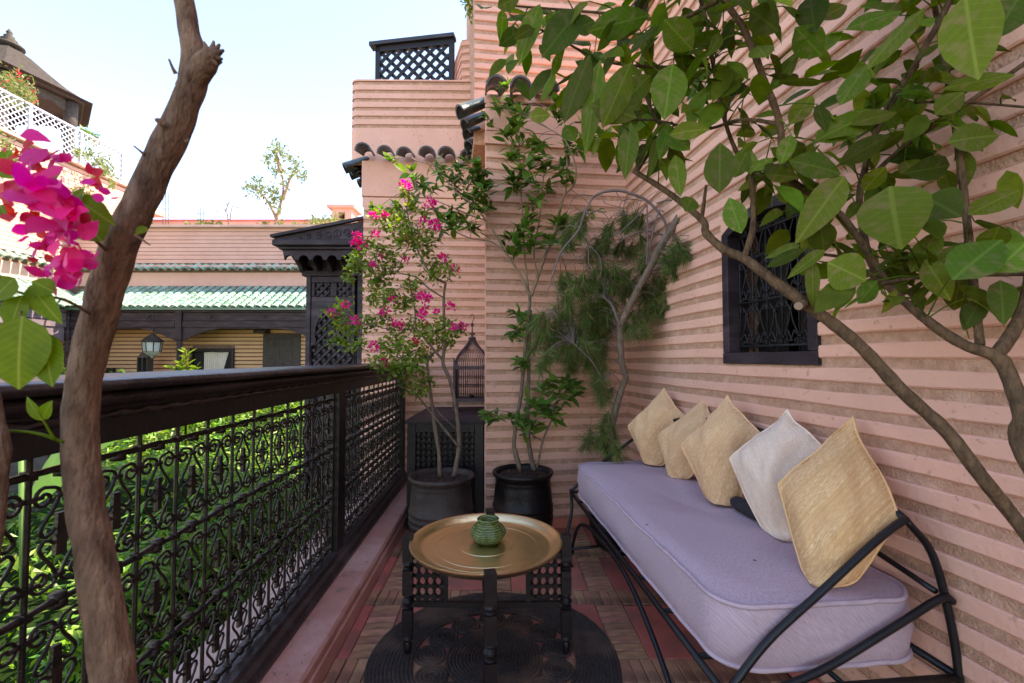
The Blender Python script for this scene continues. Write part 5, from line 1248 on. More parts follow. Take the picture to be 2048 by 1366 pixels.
leafcloud('leaves', [(430, 400, 14), (455, 395, 16), (465, 410, 14), (440, 425, 14), (470, 435, 10)], 15, .075, 1.2, M['leaf_far'], t2)
t3 = root('roof_shrub', P(650, 450, 15), 'yellow-green rounded shrub beside the chimney turret', 'shrub'); leafcloud('leaves', [(650, 445, 16), (635, 445, 12), (670, 440, 15), (625, 440, 8), (690, 447, 10)], 15, .12, 8, M['leaf_far'], t3)
t4 = root('roof_planting', P(420, 452, 14.8), 'low strip of yellow-green herbs along the far roof edge', 'shrub'); leafcloud('leaves', [(420, 449, 9), (400, 449, 8), (440, 449, 7), (375, 450, 6), (530, 449, 8), (560, 450, 8), (590, 449, 5), (300, 447, 5), (610, 450, 4)], 14.8, .10, 10, M['leaf_far'], t4, jy=.1)
v1 = root('trellis_creeper', P(35, 200, 11), 'flowering yellow-green creeper spilling over the white trellis by the pavilion', 'creeper', 'creepers on the white trellis')
leafcloud('leaves', [(35, 170, 26), (20, 190, 24), (55, 185, 16), (10, 160, 18), (40, 210, 14), (62, 200, 8)], 11.6, .10, 9, M['leaf_far'], v1, .3)
leafcloud('flowers', [(35, 155, 22), (60, 185, 12), (68, 205, 8), (5, 165, 8)], 11.5, .07, 1.6, M['petal_red'], v1, .3)
v2 = root('trellis_creeper', P(200, 340, 13), 'yellow-green creeper hanging through the far end of the white trellis', 'creeper', 'creepers on the white trellis')
leafcloud('leaves', [(175, 312, 14), (200, 325, 18), (215, 345, 14), (190, 350, 14), (155, 305, 8), (165, 385, 20), (180, 410, 18), (160, 400, 14), (225, 370, 8), (175, 430, 10)], 12.4, .10, 8, M['leaf_far'], v2, .3)
v3 = root('pavilion_bush', P(180, 275, 14.5), 'small green bush with orange tips behind the trellis, right of the pavilion', 'bush'); leafcloud('leaves', [(172, 270, 12), (188, 280, 12), (165, 262, 7)], 14.6, .11, 10, M['leaf_laurel'], v3, .2); leafcloud('flowers', [(192, 285, 9)], 14.5, .08, 4, M['leaf_yellow'], v3, .2)
v4 = root('wing_creeper', P(5, 290, 10.2), 'sunlit yellow creeper at the left edge below the trellis', 'creeper', 'creepers on the white trellis'); leafcloud('leaves', [(5, 285, 16), (20, 300, 14), (30, 325, 8), (5, 310, 12)], 10.6, .09, 9, M['leaf_far'], v4, .2)
# ------------------------------------------------------------------ garden in the court
b = MB(); b.box((0, 30, -3.45), (160, 160, .1)); q = b.build('ground', M['ground'], None); tag(q, kind='structure')
def gh(x, y):
    n1 = mnoise.noise(Vector((x * .45, y * .45, 1.7))); n2 = mnoise.noise(Vector((x * 1.3, y * 1.3, 5.1)))
    base = -.55 + .85 * n1 + .35 * n2 + .10 * min(0, (x + 1.2)) * -1
    base += .3 * max(0, min(1, (y - 2) / 5)); e = max(0, min(1, (-1.35 - x) / .9)); return -2.4 + (base + 2.4) * (e ** .6)
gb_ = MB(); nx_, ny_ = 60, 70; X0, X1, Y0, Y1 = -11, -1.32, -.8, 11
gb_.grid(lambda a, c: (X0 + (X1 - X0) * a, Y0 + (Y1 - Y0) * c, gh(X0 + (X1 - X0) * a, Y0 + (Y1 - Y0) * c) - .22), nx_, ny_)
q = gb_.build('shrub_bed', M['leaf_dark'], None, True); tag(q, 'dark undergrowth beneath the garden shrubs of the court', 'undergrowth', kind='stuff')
ms = []; ms2 = []
for i in range(52000):
    y = Y0 + (Y1 - Y0) * random.random() ** 1.25; x = X1 - (X1 - X0) * random.random() ** 1.3
    z = gh(x, y) + random.gauss(-.05, .11); d = Vector((random.gauss(0, 1), random.gauss(0, 1), random.gauss(-.15, .6))); n = Vector((random.gauss(.1, .5), random.gauss(-.1, .5), 1))
    s = random.uniform(.06, .115) * (1 if y < 6 else 1.25); ms.append(mat34((x, y, z), d, n, s))
for i in range(26000):
    y = -.3 + 7.5 * random.random() ** 1.3; x = -1.38 - 1.1 * random.random(); z = gh(x, y) + random.gauss(0, .14); z = min(z, .55)
    ms.append(mat34((x, y, z), Vector((random.gauss(.3, 1), random.gauss(-.2, 1), random.gauss(0, .6))), Vector((random.gauss(.4, .5), random.gauss(-.3, .5), 1)), random.uniform(.06, .11)))
LG = leaf_template(L=1, Wd=.27, fold=.10, curl=.28, k=2)
q = scatter('garden_foliage', *LG, ms, M['leaf_garden'], None); tag(q, 'dense bright green lance-leaved garden foliage below the balcony', 'foliage', kind='stuff')
cs = root('carved_garden_screen', P(85, 950, 4.3), 'dark carved wooden screen standing in the garden at the left behind the railing', 'screen')
a, c = P(-30, 1040, 4.3), P(105, 885, 4.3); b = MB(); b.box(((a.x + c.x) / 2, 4.3, (c.z - 1.2) / 2), (c.x - a.x, .08, c.z + 1.2)); b.build('board', M['carved'], cs)
bn = root('banana_plant', P(60, 950, 2.6), 'pale banana plant with a broad ribbed leaf between railing and garden', 'banana plant')
b = MB(); b.tube([P(46, 1500, 2.9), P(44, 1100, 2.75), P(42, 870, 2.7)], .013, 8); b.build('stem', M['banana'], bn, True)
def bleaf(pts, w, Y):
    q = spline([P(u, v, y) for u, v, y in pts], 6); n = len(q); b = MB(); vs = []
    for i, p in enumerate(q):
        t = i / (n - 1); ww = w * math.sin(PI * min(.98, max(.03, t)) ** .7); d = (q[min(i + 1, n - 1)] - q[max(i - 1, 0)]).normalized(); s = d.cross(Vector((0, -1, .3))).normalized()
        vs += [p - s * ww + Vector((0, .03, -.01)), p, p + s * ww + Vector((0, .03, -.01))]
    b.add(vs, [(i * 3 + j, i * 3 + 3 + j, i * 3 + 4 + j, i * 3 + 1 + j) for i in range(n - 1) for j in (0, 1)]); b.build('leaf', M['banana'], bn, True)
bleaf([(42, 1010, 2.7), (110, 930, 2.5), (170, 885, 2.4), (260, 860, 2.3)], .11, 2.5)
# gallery plant
gp = root('gallery_plant', P(370, 740, 8), 'bright green leafy plant tip rising above the railing before the gallery column', 'plant')
ms = []
for (u0, v0, u1, v1) in ((375, 755, 372, 700), (370, 752, 340, 733), (372, 755, 395, 735), (372, 750, 360, 722)):
    for k in range(9):
        t = .25 + k / 11; p = P(u0 + (u1 - u0) * t, v0 + (v1 - v0) * t, 7.5); d = Vector((random.choice((-1, 1)) * random.uniform(.4, 1), random.uniform(-.5, .5), random.uniform(0, .9))); ms.append(mat34(p, d, (0, -.6, 1), random.uniform(.12, .2)))
    b = MB(); b.tube([P(u0, v0 + 300, 7.5), P(u0, v0, 7.5), P(u1, v1, 7.5)], .012, 5); b.build('stem', M['leaf_front'], gp)
tag(scatter('leaves', *leaf_template(L=1, Wd=.32, k=3), ms, M['leaf_front'], gp), kind='stuff')
# ------------------------------------------------------------------ potted and foreground plants
def limbs(par, lst, m, name='branch', k=6, n=8, knob=0):
    out = []
    for pts, r in lst:
        q = spline([P(u, v, Y) if not isinstance(u, str) else None for (u, v, Y) in pts], k); rs = lerpl(r, len(q))
        if knob: rs = [x * (1 + knob * mnoise.noise(p * 26) + knob * .6 * mnoise.noise(p * 60)) for x, p in zip(rs, q)]
        b = MB(); b.tube(q, rs, n); b.build(name, m, par, True); out += q
    return out
def twig(par, a, c, r, m, acc):
    mid = a.lerp(c, .5) + Vector((random.gauss(0, .02), random.gauss(0, .02), .03)); q = spline([a, mid, c], 4); acc.tube(q, lerpl([r, r * .5], len(q)), 5, caps=False); return q
def nearest(sk, p): return min(sk, key=lambda q: (q - p).length)
# --- bougainvillea in the left pot
bo = root('potted_bougainvillea', P1 + Vector((0, 0, .47)), 'bougainvillea with pink flower clusters and twin grey stems in the left clay pot', 'bougainvillea')
Y1_ = 3.34
def L2(pts, Y, dy=0): return [(u, v, Y + dy * i / max(1, len(pts) - 1)) for i, (u, v) in enumerate(pts)]
sk = limbs(bo, [(L2([(880, 952), (877, 900), (869, 850), (863, 800), (858, 760), (855, 725), (865, 708), (880, 700)], Y1_), [.0155, .013, .011, .009, .007]),
                (L2([(908, 952), (916, 910), (918, 880), (914, 830), (907, 790), (898, 755), (886, 726), (889, 690), (888, 636), (888, 590), (891, 566)], Y1_, -.05), [.018, .016, .0145, .013, .011, .009]),
                (L2([(891, 566), (865, 552), (847, 524), (832, 492), (820, 450), (812, 410), (806, 382)], Y1_ - .05, -.1), [.009, .006, .003]),
                (L2([(884, 718), (868, 700), (851, 678), (833, 657), (830, 620), (822, 580), (819, 560)], Y1_ - .03, -.05), [.010, .007, .005]),
                (L2([(888, 596), (858, 577), (833, 555), (795, 545), (756, 531), (720, 525)], Y1_ - .05, -.12), [.007, .005, .003]),
                (L2([(796, 545), (805, 517), (821, 485)], Y1_ - .1, 0), [.005, .003]),
                (L2([(916, 892), (874, 840), (834, 790), (808, 759), (804, 722), (790, 690)], Y1_ - .02, -.25), [.0085, .006, .003]),
                (L2([(834, 790), (845, 760), (852, 735)], Y1_ - .12, 0), [.004, .002]),
                (L2([(833, 657), (790, 660), (740, 650), (690, 640)], Y1_ - .05, -.2), [.005, .002]),
                (L2([(914, 860), (870, 815), (830, 745)], Y1_, .1), [.004, .002])], M['bark_grey'], knob=.18)
fl_ = [(480, 138, 34), (500, 160, 22), (615, 250, 32), (640, 240, 18), (305, 318, 24), (370, 315, 20), (580, 360, 30), (650, 368, 34), (665, 385, 20), (320, 425, 24), (215, 435, 32), (205, 475, 34), (240, 480, 24), (490, 570, 20), (700, 560, 26), (770, 622, 24), (580, 780, 36), (615, 785, 32), (415, 795, 16), (740, 835, 30), (665, 865, 22), (580, 885, 26), (595, 850, 18), (365, 860, 30), (440, 935, 36), (460, 945, 24), (200, 910, 32), (145, 828, 24), (70, 875, 26), (310, 1060, 30), (765, 950, 20), (818, 943, 20), (510, 425, 12), (300, 595, 12), (370, 1145, 18), (547, 1030, 9), (610, 940, 12), (345, 550, 10)]
cl_ = [(430, 330, 70), (350, 340, 50), (500, 400, 60), (440, 380, 60), (560, 420, 50), (640, 430, 50), (250, 480, 50), (330, 500, 60), (400, 540, 60), (230, 580, 60), (190, 600, 40), (300, 640, 60), (370, 660, 60), (420, 600, 50), (460, 460, 40), (540, 480, 50), (600, 530, 30), (620, 600, 50), (690, 600, 50), (740, 640, 40), (640, 660, 40), (330, 720, 50), (400, 760, 40), (300, 790, 30), (360, 790, 40), (470, 820, 50), (530, 720, 60), (520, 800, 30), (165, 680, 25), (150, 830, 40), (100, 880, 50), (130, 940, 60), (220, 950, 60), (300, 930, 60), (370, 900, 50), (90, 1030, 30), (150, 1040, 40), (220, 1050, 30), (440, 1000, 50), (540, 940, 50), (600, 960, 60), (640, 1010, 60), (700, 940, 50), (750, 980, 40), (800, 960, 30), (380, 1080, 70), (460, 1060, 60), (530, 1100, 60), (590, 1100, 50), (340, 1160, 60), (430, 1180, 60), (520, 1160, 60), (560, 1210, 40), (470, 1230, 40), (600, 1270, 40), (560, 1310, 40), (500, 1290, 30), (700, 1030, 40), (730, 1040, 30), (500, 210, 25), (520, 260, 30), (610, 480, 30), (590, 300, 25), (480, 180, 20)]
acc = MB(); ms = []; ms_y = []
for (x, y, r) in cl_:
    u, v = 640 + x / 2.845, 320 + y / 2.845; Yc = Y1_ - .08 + random.gauss(0, .12); c = P(u, v, Yc); a = nearest(sk, c); q = twig(bo, a, c, .0035, M['bark_grey'], acc); rr = r / 2.845 / 910 * Yc
    for i in range(int(r * 1.5)):
        p = c + Vector((random.gauss(0, rr * .55), random.gauss(0, .05), random.gauss(0, rr * .55))); d = Vector((random.gauss(0, 1), random.gauss(-.2, .8), random.gauss(.0, .7)))
        (ms_y if random.random() < .02 else ms).append(mat34(p, d, (random.gauss(0, .6), random.gauss(-.5, .5), 1), random.uniform(.024, .046)))
acc.build('twigs', M['bark_grey'], bo, True)['kind'] = 'stuff'
LB4 = leaf_template(L=1, Wd=.62, fold=.12, curl=.2, widest=.4, k=3)
tag(scatter('leaves', *LB4, ms, M['leaf_boug'], bo), kind='stuff'); tag(scatter('yellow_leaves', *LB4, ms_y * 1, M['leaf_yellow'], bo), kind='stuff')
for (u, v) in ((845, 465), (791, 532), (852, 433)):
    pass
for (x, y, r) in fl_:
    u, v = 640 + x / 2.845, 320 + y / 2.845; Yc = Y1_ - .2 + random.gauss(0, .05); c = P(u, v, Yc); rr = r / 2.845 / 910 * Yc; fm = []
    for i in range(int(8 + r * .9)):
        d = Vector((random.gauss(0, 1), random.gauss(-.5, .8), random.gauss(.2, .8))).normalized(); p = c + d * rr * random.uniform(.2, .9); fm.append(mat34(p, d + rv(.4), rv(), random.uniform(.018, .030)))
    scatter('flower_cluster', *LB4, fm, M['petal'] if r > 14 or random.random() < .5 else M['petal_red'], bo)
# --- laurel in the middle pot
la = root('potted_laurel', P2 + Vector((0, 0, .47)), 'tall leafy laurel with glossy dark green leaves and forked pale stems in the middle pot', 'laurel')
YLr = 3.46
sk = limbs(la, [(L2([(1040, 940), (1031, 905), (1028, 887), (1032, 848), (1042, 789), (1047, 736), (1053, 673), (1058, 620), (1060, 590)], YLr, -.03), [.020, .015, .014, .013, .013]),
                (L2([(1068, 940), (1058, 890), (1055, 831), (1057, 760), (1058, 690), (1061, 620)], YLr + .03, -.02), [.019, .016, .014, .013]),
                (L2([(1074, 935), (1086, 880), (1101, 845), (1112, 820)], YLr - .02, -.08), [.010, .008, .004]),
                (L2([(1086, 882), (1068, 872), (1050, 858)], YLr - .03, -.1), [.005, .003])], M['bark_grey'], name='stem', knob=.15)
sk += limbs(la, [(L2([(1060, 592), (1042, 552), (1010, 503), (989, 466), (971, 440), (949, 411), (912, 384), (880, 342), (858, 329), (832, 321)], YLr, -.15), [.011, .009, .007, .005, .003]),
                 (L2([(1010, 503), (981, 483), (942, 477), (905, 461), (883, 453)], YLr - .04, -.1), [.007, .005, .003]),
                 (L2([(971, 441), (942, 431), (905, 415), (876, 403), (846, 389), (832, 377)], YLr - .06, -.1), [.006, .004, .002]),
                 (L2([(1062, 592), (1075, 556), (1092, 507), (1106, 480), (1116, 438), (1126, 397), (1131, 388)], YLr, -.05), [.013, .011, .009]),
                 (L2([(1131, 388), (1149, 368), (1152, 335), (1141, 302), (1128, 278), (1104, 261)], YLr - .05, -.1), [.008, .006, .004]),
                 (L2([(1058, 590), (1049, 511), (1047, 446), (1042, 388), (1046, 340)], YLr, 0), [.008, .006, .003]),
                 (L2([(1075, 552), (1068, 503), (1079, 438), (1085, 372), (1088, 345)], YLr - .02, .02), [.007, .006, .003]),
                 (L2([(1131, 388), (1134, 340), (1133, 290), (1128, 230)], YLr - .05, -.05), [.006, .005, .002]),
                 (L2([(1052, 673), (1040, 650), (1032, 632)], YLr - .06, -.03), [.004, .002]),
                 (L2([(1047, 740), (1042, 725), (1036, 715)], YLr - .06, 0), [.003, .002])], M['bark_pale'], name='branch', knob=.12)
cA = [(130, 30, 30), (200, 20, 40), (90, 100, 30), (230, 130, 50), (180, 170, 40), (250, 230, 80), (330, 220, 60), (200, 280, 50), (290, 320, 80), (360, 320, 50), (220, 400, 70), (300, 400, 60), (370, 440, 40), (330, 490, 50), (210, 430, 50), (300, 520, 30), (450, 330, 50), (460, 390, 40), (480, 230, 60), (560, 210, 60), (640, 200, 40), (40, 370, 40), (20, 330, 40), (60, 430, 50), (30, 480, 50), (80, 530, 30), (290, 600, 60), (250, 650, 60), (200, 680, 60), (310, 700, 50), (230, 740, 50), (420, 620, 50), (440, 600, 40), (390, 670, 40), (490, 720, 30), (230, 1050, 30), (280, 1070, 30), (230, 1130, 30), (205, 1160, 25), (240, 1270, 25), (600, 545, 30)]
cB = [(730, 30, 30), (730, 130, 35), (745, 310, 30), (560, 590, 30), (600, 620, 30), (690, 610, 30), (740, 640, 30), (800, 530, 50), (840, 570, 50), (800, 650, 60), (780, 690, 40), (950, 430, 60), (1000, 440, 50), (1050, 470, 40), (900, 540, 50), (930, 590, 40), (890, 460, 30), (1010, 500, 30)]
cC = [(580, 20, 40), (820, 180, 40), (880, 270, 50), (960, 360, 60), (1060, 330, 40), (1130, 420, 60), (1180, 90, 90), (1280, 150, 100), (1400, 250, 100), (1500, 150, 80), (1560, 60, 60), (1700, 240, 60), (1800, 230, 80), (1430, 400, 80), (1600, 400, 80), (1700, 450, 80), (1800, 480, 60), (1650, 600, 80), (1750, 690, 60), (1860, 650, 60), (400, 680, 80), (600, 660, 80), (720, 720, 60), (1170, 680, 60), (1280, 760, 80), (1400, 700, 60), (1300, 850, 60), (1530, 830, 60), (1400, 900, 60), (1600, 900, 60), (1680, 930, 50), (1230, 970, 30), (900, 600, 40)]
cl = [(940 + x / 2.44, 200 + y / 2.44, r / 2.44, 1) for x, y, r in cA] + [(780 + x / 2.846, 620 + y / 2.846, r / 2.846, 1) for x, y, r in cB] + [(700 + x / 6.827, 320 + y / 6.827, r / 6.827 * 1.5, .9) for x, y, r in cC]
cl += [(1012, 178, 9, 1), (1120, 200, 16, 1), (1170, 215, 22, 1), (1120, 240, 20, 1), (1000, 215, 12, 1), (1040, 225, 18, 1), (1180, 270, 16, 1), (1200, 290, 12, 1)]
acc = MB(); LM = [leaf_mesh('leaf', M['leaf_laurel'], L=1, Wd=.38 + .06 * i, fold=.14 - .05 * i, curl=.12 + .1 * i, k=4, wav=.006) for i in range(3)]
ml = []
for (u, v, r, f) in cl:
    Yc = YLr - .08 + random.gauss(0, .07); c = P(u, v, Yc); a = nearest(sk, c); tip = c + (c - a) * .2; q = twig(la, a, tip, .003, M['bark_pale'], acc); rr = r / 910 * Yc; ax = (tip - a).normalized() if (tip - a).length > .01 else UP
    ax = (ax + Vector((0, 0, .8))).normalized()
    for i in range(int(6 + r * .62 * f)):
        d = (ax * random.uniform(.0, .9) + Vector((random.gauss(0, 1), random.gauss(-.2, .7), random.gauss(0, .5))).normalized()).normalized(); p = c + ax * random.uniform(-1, .7) * rr * .8 + Vector((random.gauss(0, rr * .3), 0, random.gauss(0, rr * .3)))
        ml.append((mat34(p, d, (random.gauss(0, .4), random.gauss(-.5, .4), 1), random.uniform(.078, .125) * (.85 if f < 1 else 1) * (.8 if r < 14 and f == 1 else 1))))
acc.build('twigs', M['bark_pale'], la, True)['kind'] = 'stuff'
random.shuffle(ml); ml.sort(key=lambda a: a[1][3])
for a in ml[:300]: inst('leaf', random.choice(LM), m44(a), la)
if len(ml) > 300: tag(scatter('leaves', *leaf_template(L=1, Wd=.38, fold=.12, curl=.2, k=4), ml[300:], M['leaf_laurel'], la), kind='stuff')
# --- pine in the pot behind the daybed
pi = root('potted_pine', P3 + Vector((0, 0, .45)), 'leaning potted pine with drooping needle tufts and bare arching twigs in the wall corner', 'pine tree')
YPn = 3.34
def K8(pts): return [(1020 + x / 2.354, 360 + y / 2.354) for x, y in pts]
sk = limbs(pi, [(L2([(1214, 960)] + K8([(465, 1290), (480, 1150), (520, 1000), (545, 930), (525, 850), (520, 700), (540, 640), (600, 520), (650, 430), (700, 330), (760, 230), (812, 150)]), YPn, -.42), [.030, .026, .022, .024, .022, .026, .024])], M['bark_grey'], name='trunk', n=10, knob=.12)
bs = [([(520, 690), (480, 590), (440, 550)], [.012, .006]), ([(740, 235), (720, 180), (660, 110), (600, 75), (500, 50), (400, 75), (350, 160), (320, 240), (240, 340), (200, 450), (170, 550)], [.008, .0095, .0085, .0075, .0065, .004]),
      ([(320, 240), (365, 300), (370, 420)], [.005, .003]), ([(640, 120), (580, 190), (500, 260)], [.006, .003]), ([(645, 120), (648, 300), (640, 400)], [.005, .004]), ([(720, 260), (640, 240), (560, 265), (515, 292)], [.005, .003]),
      ([(690, 110), (760, 95), (830, 130), (880, 200)], [.006, .004]), ([(650, 400), (670, 260), (700, 150), (725, 150)], [.005, .004]), ([(540, 920), (480, 910), (440, 950)], [.003, .002]), ([(545, 930), (565, 905)], [.006, .003]), ([(300, 770), (390, 860), (430, 940)], [.004, .002]),
      ([(650, 110), (640, 90), (690, 50)], [.003, .001]), ([(660, 110), (690, 60), (720, 40)], [.003, .001]), ([(390, 75), (330, 70), (290, 100), (270, 150)], [.0035, .002]), ([(430, 65), (450, 110), (520, 130), (560, 170)], [.003, .002]), ([(500, 55), (520, 90), (570, 120), (575, 170)], [.003, .002]),
      ([(630, 100), (560, 90), (520, 110), (525, 160)], [.003, .002]), ([(370, 160), (410, 145), (450, 165), (470, 200)], [.004, .002]), ([(240, 340), (270, 400), (320, 360), (345, 380)], [.003, .002]), ([(245, 345), (200, 430), (220, 520), (222, 640)], [.003, .002]), ([(370, 300), (340, 350), (300, 400)], [.003, .002]), ([(375, 310), (420, 360), (430, 430), (410, 470)], [.003, .002])]
sk2 = limbs(pi, [(L2(K8(p), YPn - .28 + random.gauss(0, .03), -.05), r) for p, r in bs], M['deadtwig'], name='branch', n=6, knob=.15)
sk3 = limbs(pi, [(L2([(1364, 423), (1400, 330), (1440, 230), (1470, 130), (1490, 40)], YPn - .42, -.25), [.012, .008, .004]), (L2([(1440, 230), (1520, 180), (1590, 160)], YPn - .5, -.1), [.006, .003]), (L2([(1400, 330), (1440, 300), (1500, 300), (1560, 330)], YPn - .45, -.3), [.006, .003])], M['deadtwig'], name='branch', n=6)
sk = sk + sk2
tc_ = [(280, 260, 60), (340, 190, 40), (300, 230, 40), (470, 250, 50), (500, 290, 70), (400, 330, 60), (560, 200, 50), (600, 170, 30), (270, 440, 60), (380, 460, 60), (440, 420, 60), (520, 430, 70), (600, 330, 50), (640, 400, 50), (680, 480, 50), (620, 520, 40), (340, 510, 70), (420, 520, 60), (470, 560, 50), (220, 600, 60), (270, 640, 70), (350, 600, 70), (170, 650, 60), (130, 700, 60), (250, 720, 70), (330, 720, 70), (420, 700, 70), (450, 690, 40), (160, 760, 60), (230, 800, 70), (330, 770, 70), (280, 860, 60), (180, 850, 50), (400, 880, 60), (420, 960, 50), (440, 1010, 40), (420, 1120, 60), (470, 1220, 50), (400, 1200, 40), (640, 600, 50), (600, 650, 40), (690, 590, 40), (740, 350, 50), (800, 400, 60), (850, 450, 60), (880, 380, 50), (930, 330, 50), (960, 280, 40), (780, 330, 50), (900, 300, 40), (1010, 230, 30), (600, 700, 30), (950, 420, 60), (1000, 380, 50), (900, 470, 50), (860, 500, 40), (820, 430, 50), (540, 480, 60), (300, 560, 60), (390, 600, 60), (460, 620, 60), (200, 700, 60), (290, 780, 60), (380, 800, 50), (440, 780, 50), (370, 660, 60), (480, 480, 50)]
up_ = [(600, 100, 80), (650, 180, 80), (700, 230, 70), (620, 260, 60), (900, 330, 80), (950, 380, 70), (1000, 340, 50), (800, 130, 60), (880, 200, 50), (680, 440, 60), (950, 500, 60), (1000, 580, 60), (720, 520, 60), (880, 600, 50), (650, 800, 40), (760, 1130, 50), (700, 1080, 40)]
NT = ([(0, -.5, 0), (0, .5, 0), (.5, .45, -.02), (.5, -.45, -.02), (1, 0, -.12)], [(0, 1, 2, 3), (3, 2, 4)])
tg, td = [], []; acc = MB()
def tuft(c, src, n, L0, dryf):
    a = nearest(src, c); dr = (c - a); dr = (dr.normalized() if dr.length > .01 else Vector((0, 0, -1))) * .5 + Vector((random.gauss(0, .25), random.gauss(-.1, .25), -1.0)); dr.normalize(); st = c - dr * .05
    acc.tube(spline([a, (a + st) / 2 + Vector((0, 0, .03)), st, c + dr * .03], 4), .0022, 4, caps=False)
    for i in range(n):
        t = random.random(); p = st + dr * (.10 * t); d = (dr * random.uniform(.5, 1.4) + rv(.55)); d.normalize(); dry = random.random() < (dryf * (1.4 - t))
        L_ = L0 * random.uniform(.7, 1.15); (td if dry else tg).append(mat34(p, d, rv(), L_, .0027))
for (x, y, r) in tc_:
    (u, v), = K8([(x, y)]); Yc = min(YPn - .12 + random.gauss(0, .10) - (.25 if u > 1320 else 0), 9); c = P(u, v, Yc)
    for q in range(3): tuft(c + Vector((random.gauss(0, .03), random.gauss(0, .05), random.gauss(0, .03))), sk, int(90 + r * 1.5), .115, .26)
for (x, y, r) in up_:
    u, v = 1200 + x / 2.415, y / 2.415; c = P(u, v, 2.65 + random.gauss(0, .08)); tuft(c, sk3, int(60 + r), .10, .45); tuft(c + rv(.03), sk3, 70, .10, .4)
acc.build('twigs', M['deadtwig'], pi, True)['kind'] = 'stuff'
tag(scatter('needles', *NT, tg, M['needle'], pi), kind='stuff'); tag(scatter('dry_needles', *NT, td, M['needle_dry'], pi), kind='stuff')

# --- citrus tree leaning in from the right
ci = root('citrus_tree', (1.12, .62, 0), 'broad-leaved citrus tree with brown branches reaching across the upper right before the wall', 'citrus tree')
base = [Vector((1.22, .55, 0)), Vector((1.19, .60, .4)), Vector((1.13, .78, .72))]
def Cc(pts): return [P(*p) for p in pts]
def climb(pts, r, name='branch', n=10):
    q = spline(pts, 7); rs = lerpl(r, len(q)); rs = [x * (1 + .13 * mnoise.noise(p * 30) + .07 * mnoise.noise(p * 80)) for x, p in zip(rs, q)]; b = MB(); b.tube(q, rs, n); b.build(name, M['bark_citrus'], ci, True); return q
csk = climb(base + Cc([(2062, 1078, .98), (1960, 950, 1.0), (1890, 860, 1.03), (1803, 781, 1.06), (1718, 690, 1.09), (1634, 624, 1.13), (1561, 572, 1.17), (1491, 519, 1.22), (1448, 499, 1.26), (1412, 466, 1.3), (1404, 440, 1.32), (1336, 385, 1.36), (1268, 342, 1.42)]), [.020, .016, .0145, .0145, .0145, .0140, .0138, .0118, .011, .009, .0075], 'trunk')
csk += climb([Vector((1.24, .58, 0)), Vector((1.22, .66, .5))] + Cc([(2080, 960, .98), (2045, 830, 1.0), (2015, 745, 1.02), (1990, 712, 1.03), (1929, 690, 1.06), (1863, 648, 1.10), (1782, 578, 1.16), (1740, 520, 1.2), (1722, 430, 1.24), (1722, 373, 1.26), (1759, 248, 1.25), (1842, 108, 1.2), (1904, -10, 1.15), (1960, -160, 1.15), (1980, -340, 1.2)]), [.020, .018, .0165, .015, .012, .010, .009, .0085, .008, .0075, .0065], 'trunk')
csk += climb(Cc([(1992, 712, 1.03), (2028, 659, 1.04), (2056, 590, 1.05), (2070, 480, 1.06)]), [.0145, .0135, .012])
for pts, r in (([(1488, 517, 1.22), (1506, 451, 1.22), (1504, 364, 1.2), (1500, 330, 1.2)], [.009, .006]), ([(1390, -330, 1.15), (1410, -170, 1.12), (1448, -10, 1.1), (1490, 62, 1.12), (1531, 166, 1.14), (1560, 248, 1.16), (1569, 344, 1.18), (1618, 385, 1.2), (1690, 440, 1.2), (1780, 575, 1.17)], [.007, .008, .009, .009]),
               ([(1300, -260, 1.35), (1360, -110, 1.32), (1407, 20, 1.3), (1428, 137, 1.32), (1457, 265, 1.34), (1500, 340, 1.33), (1569, 350, 1.2)], [.005, .006, .007]), ([(1800, -260, 1.3), (1850, -80, 1.28), (1879, 66, 1.25), (1904, 207, 1.2), (1920, 323, 1.18), (1940, 500, 1.15), (1960, 690, 1.06)], [.005, .008, .009]),
               ([(1020, 30, 1.45), (1115, 76, 1.4), (1204, 121, 1.38), (1310, 134, 1.36), (1420, 130, 1.33)], [.003, .004, .005]), ([(1270, 140, 1.38), (1310, 237, 1.4), (1328, 256, 1.4), (1273, 345, 1.42)], [.005, .006]),
               ([(1760, 568, 1.16), (1830, 555, 1.13), (1894, 550, 1.1), (2060, 545, 1.05)], [.005, .008]), ([(1722, 373, 1.26), (1800, 300, 1.25), (1900, 230, 1.2), (2060, 120, 1.1)], [.007, .006]), ([(1560, 248, 1.16), (1480, 240, 1.25), (1400, 260, 1.3), (1300, 240, 1.34), (1150, 245, 1.4)], [.005, .003]),
               ([(1448, -5, 1.1), (1350, 40, 1.2), (1250, 30, 1.3), (1130, 20, 1.4), (1000, 10, 1.45)], [.006, .003]), ([(1830, 205, 1.2), (1930, 205, 1.15), (2060, 215, 1.1)], [.003, .003]), ([(1618, 505, 1.17), (1700, 520, 1.15), (1760, 568, 1.16)], [.004, .004]), ([(1403, 437, 1.32), (1407, 410, 1.31), (1412, 370, 1.3)], [.007, .004])):
    csk += climb(Cc(pts), r, n=7)
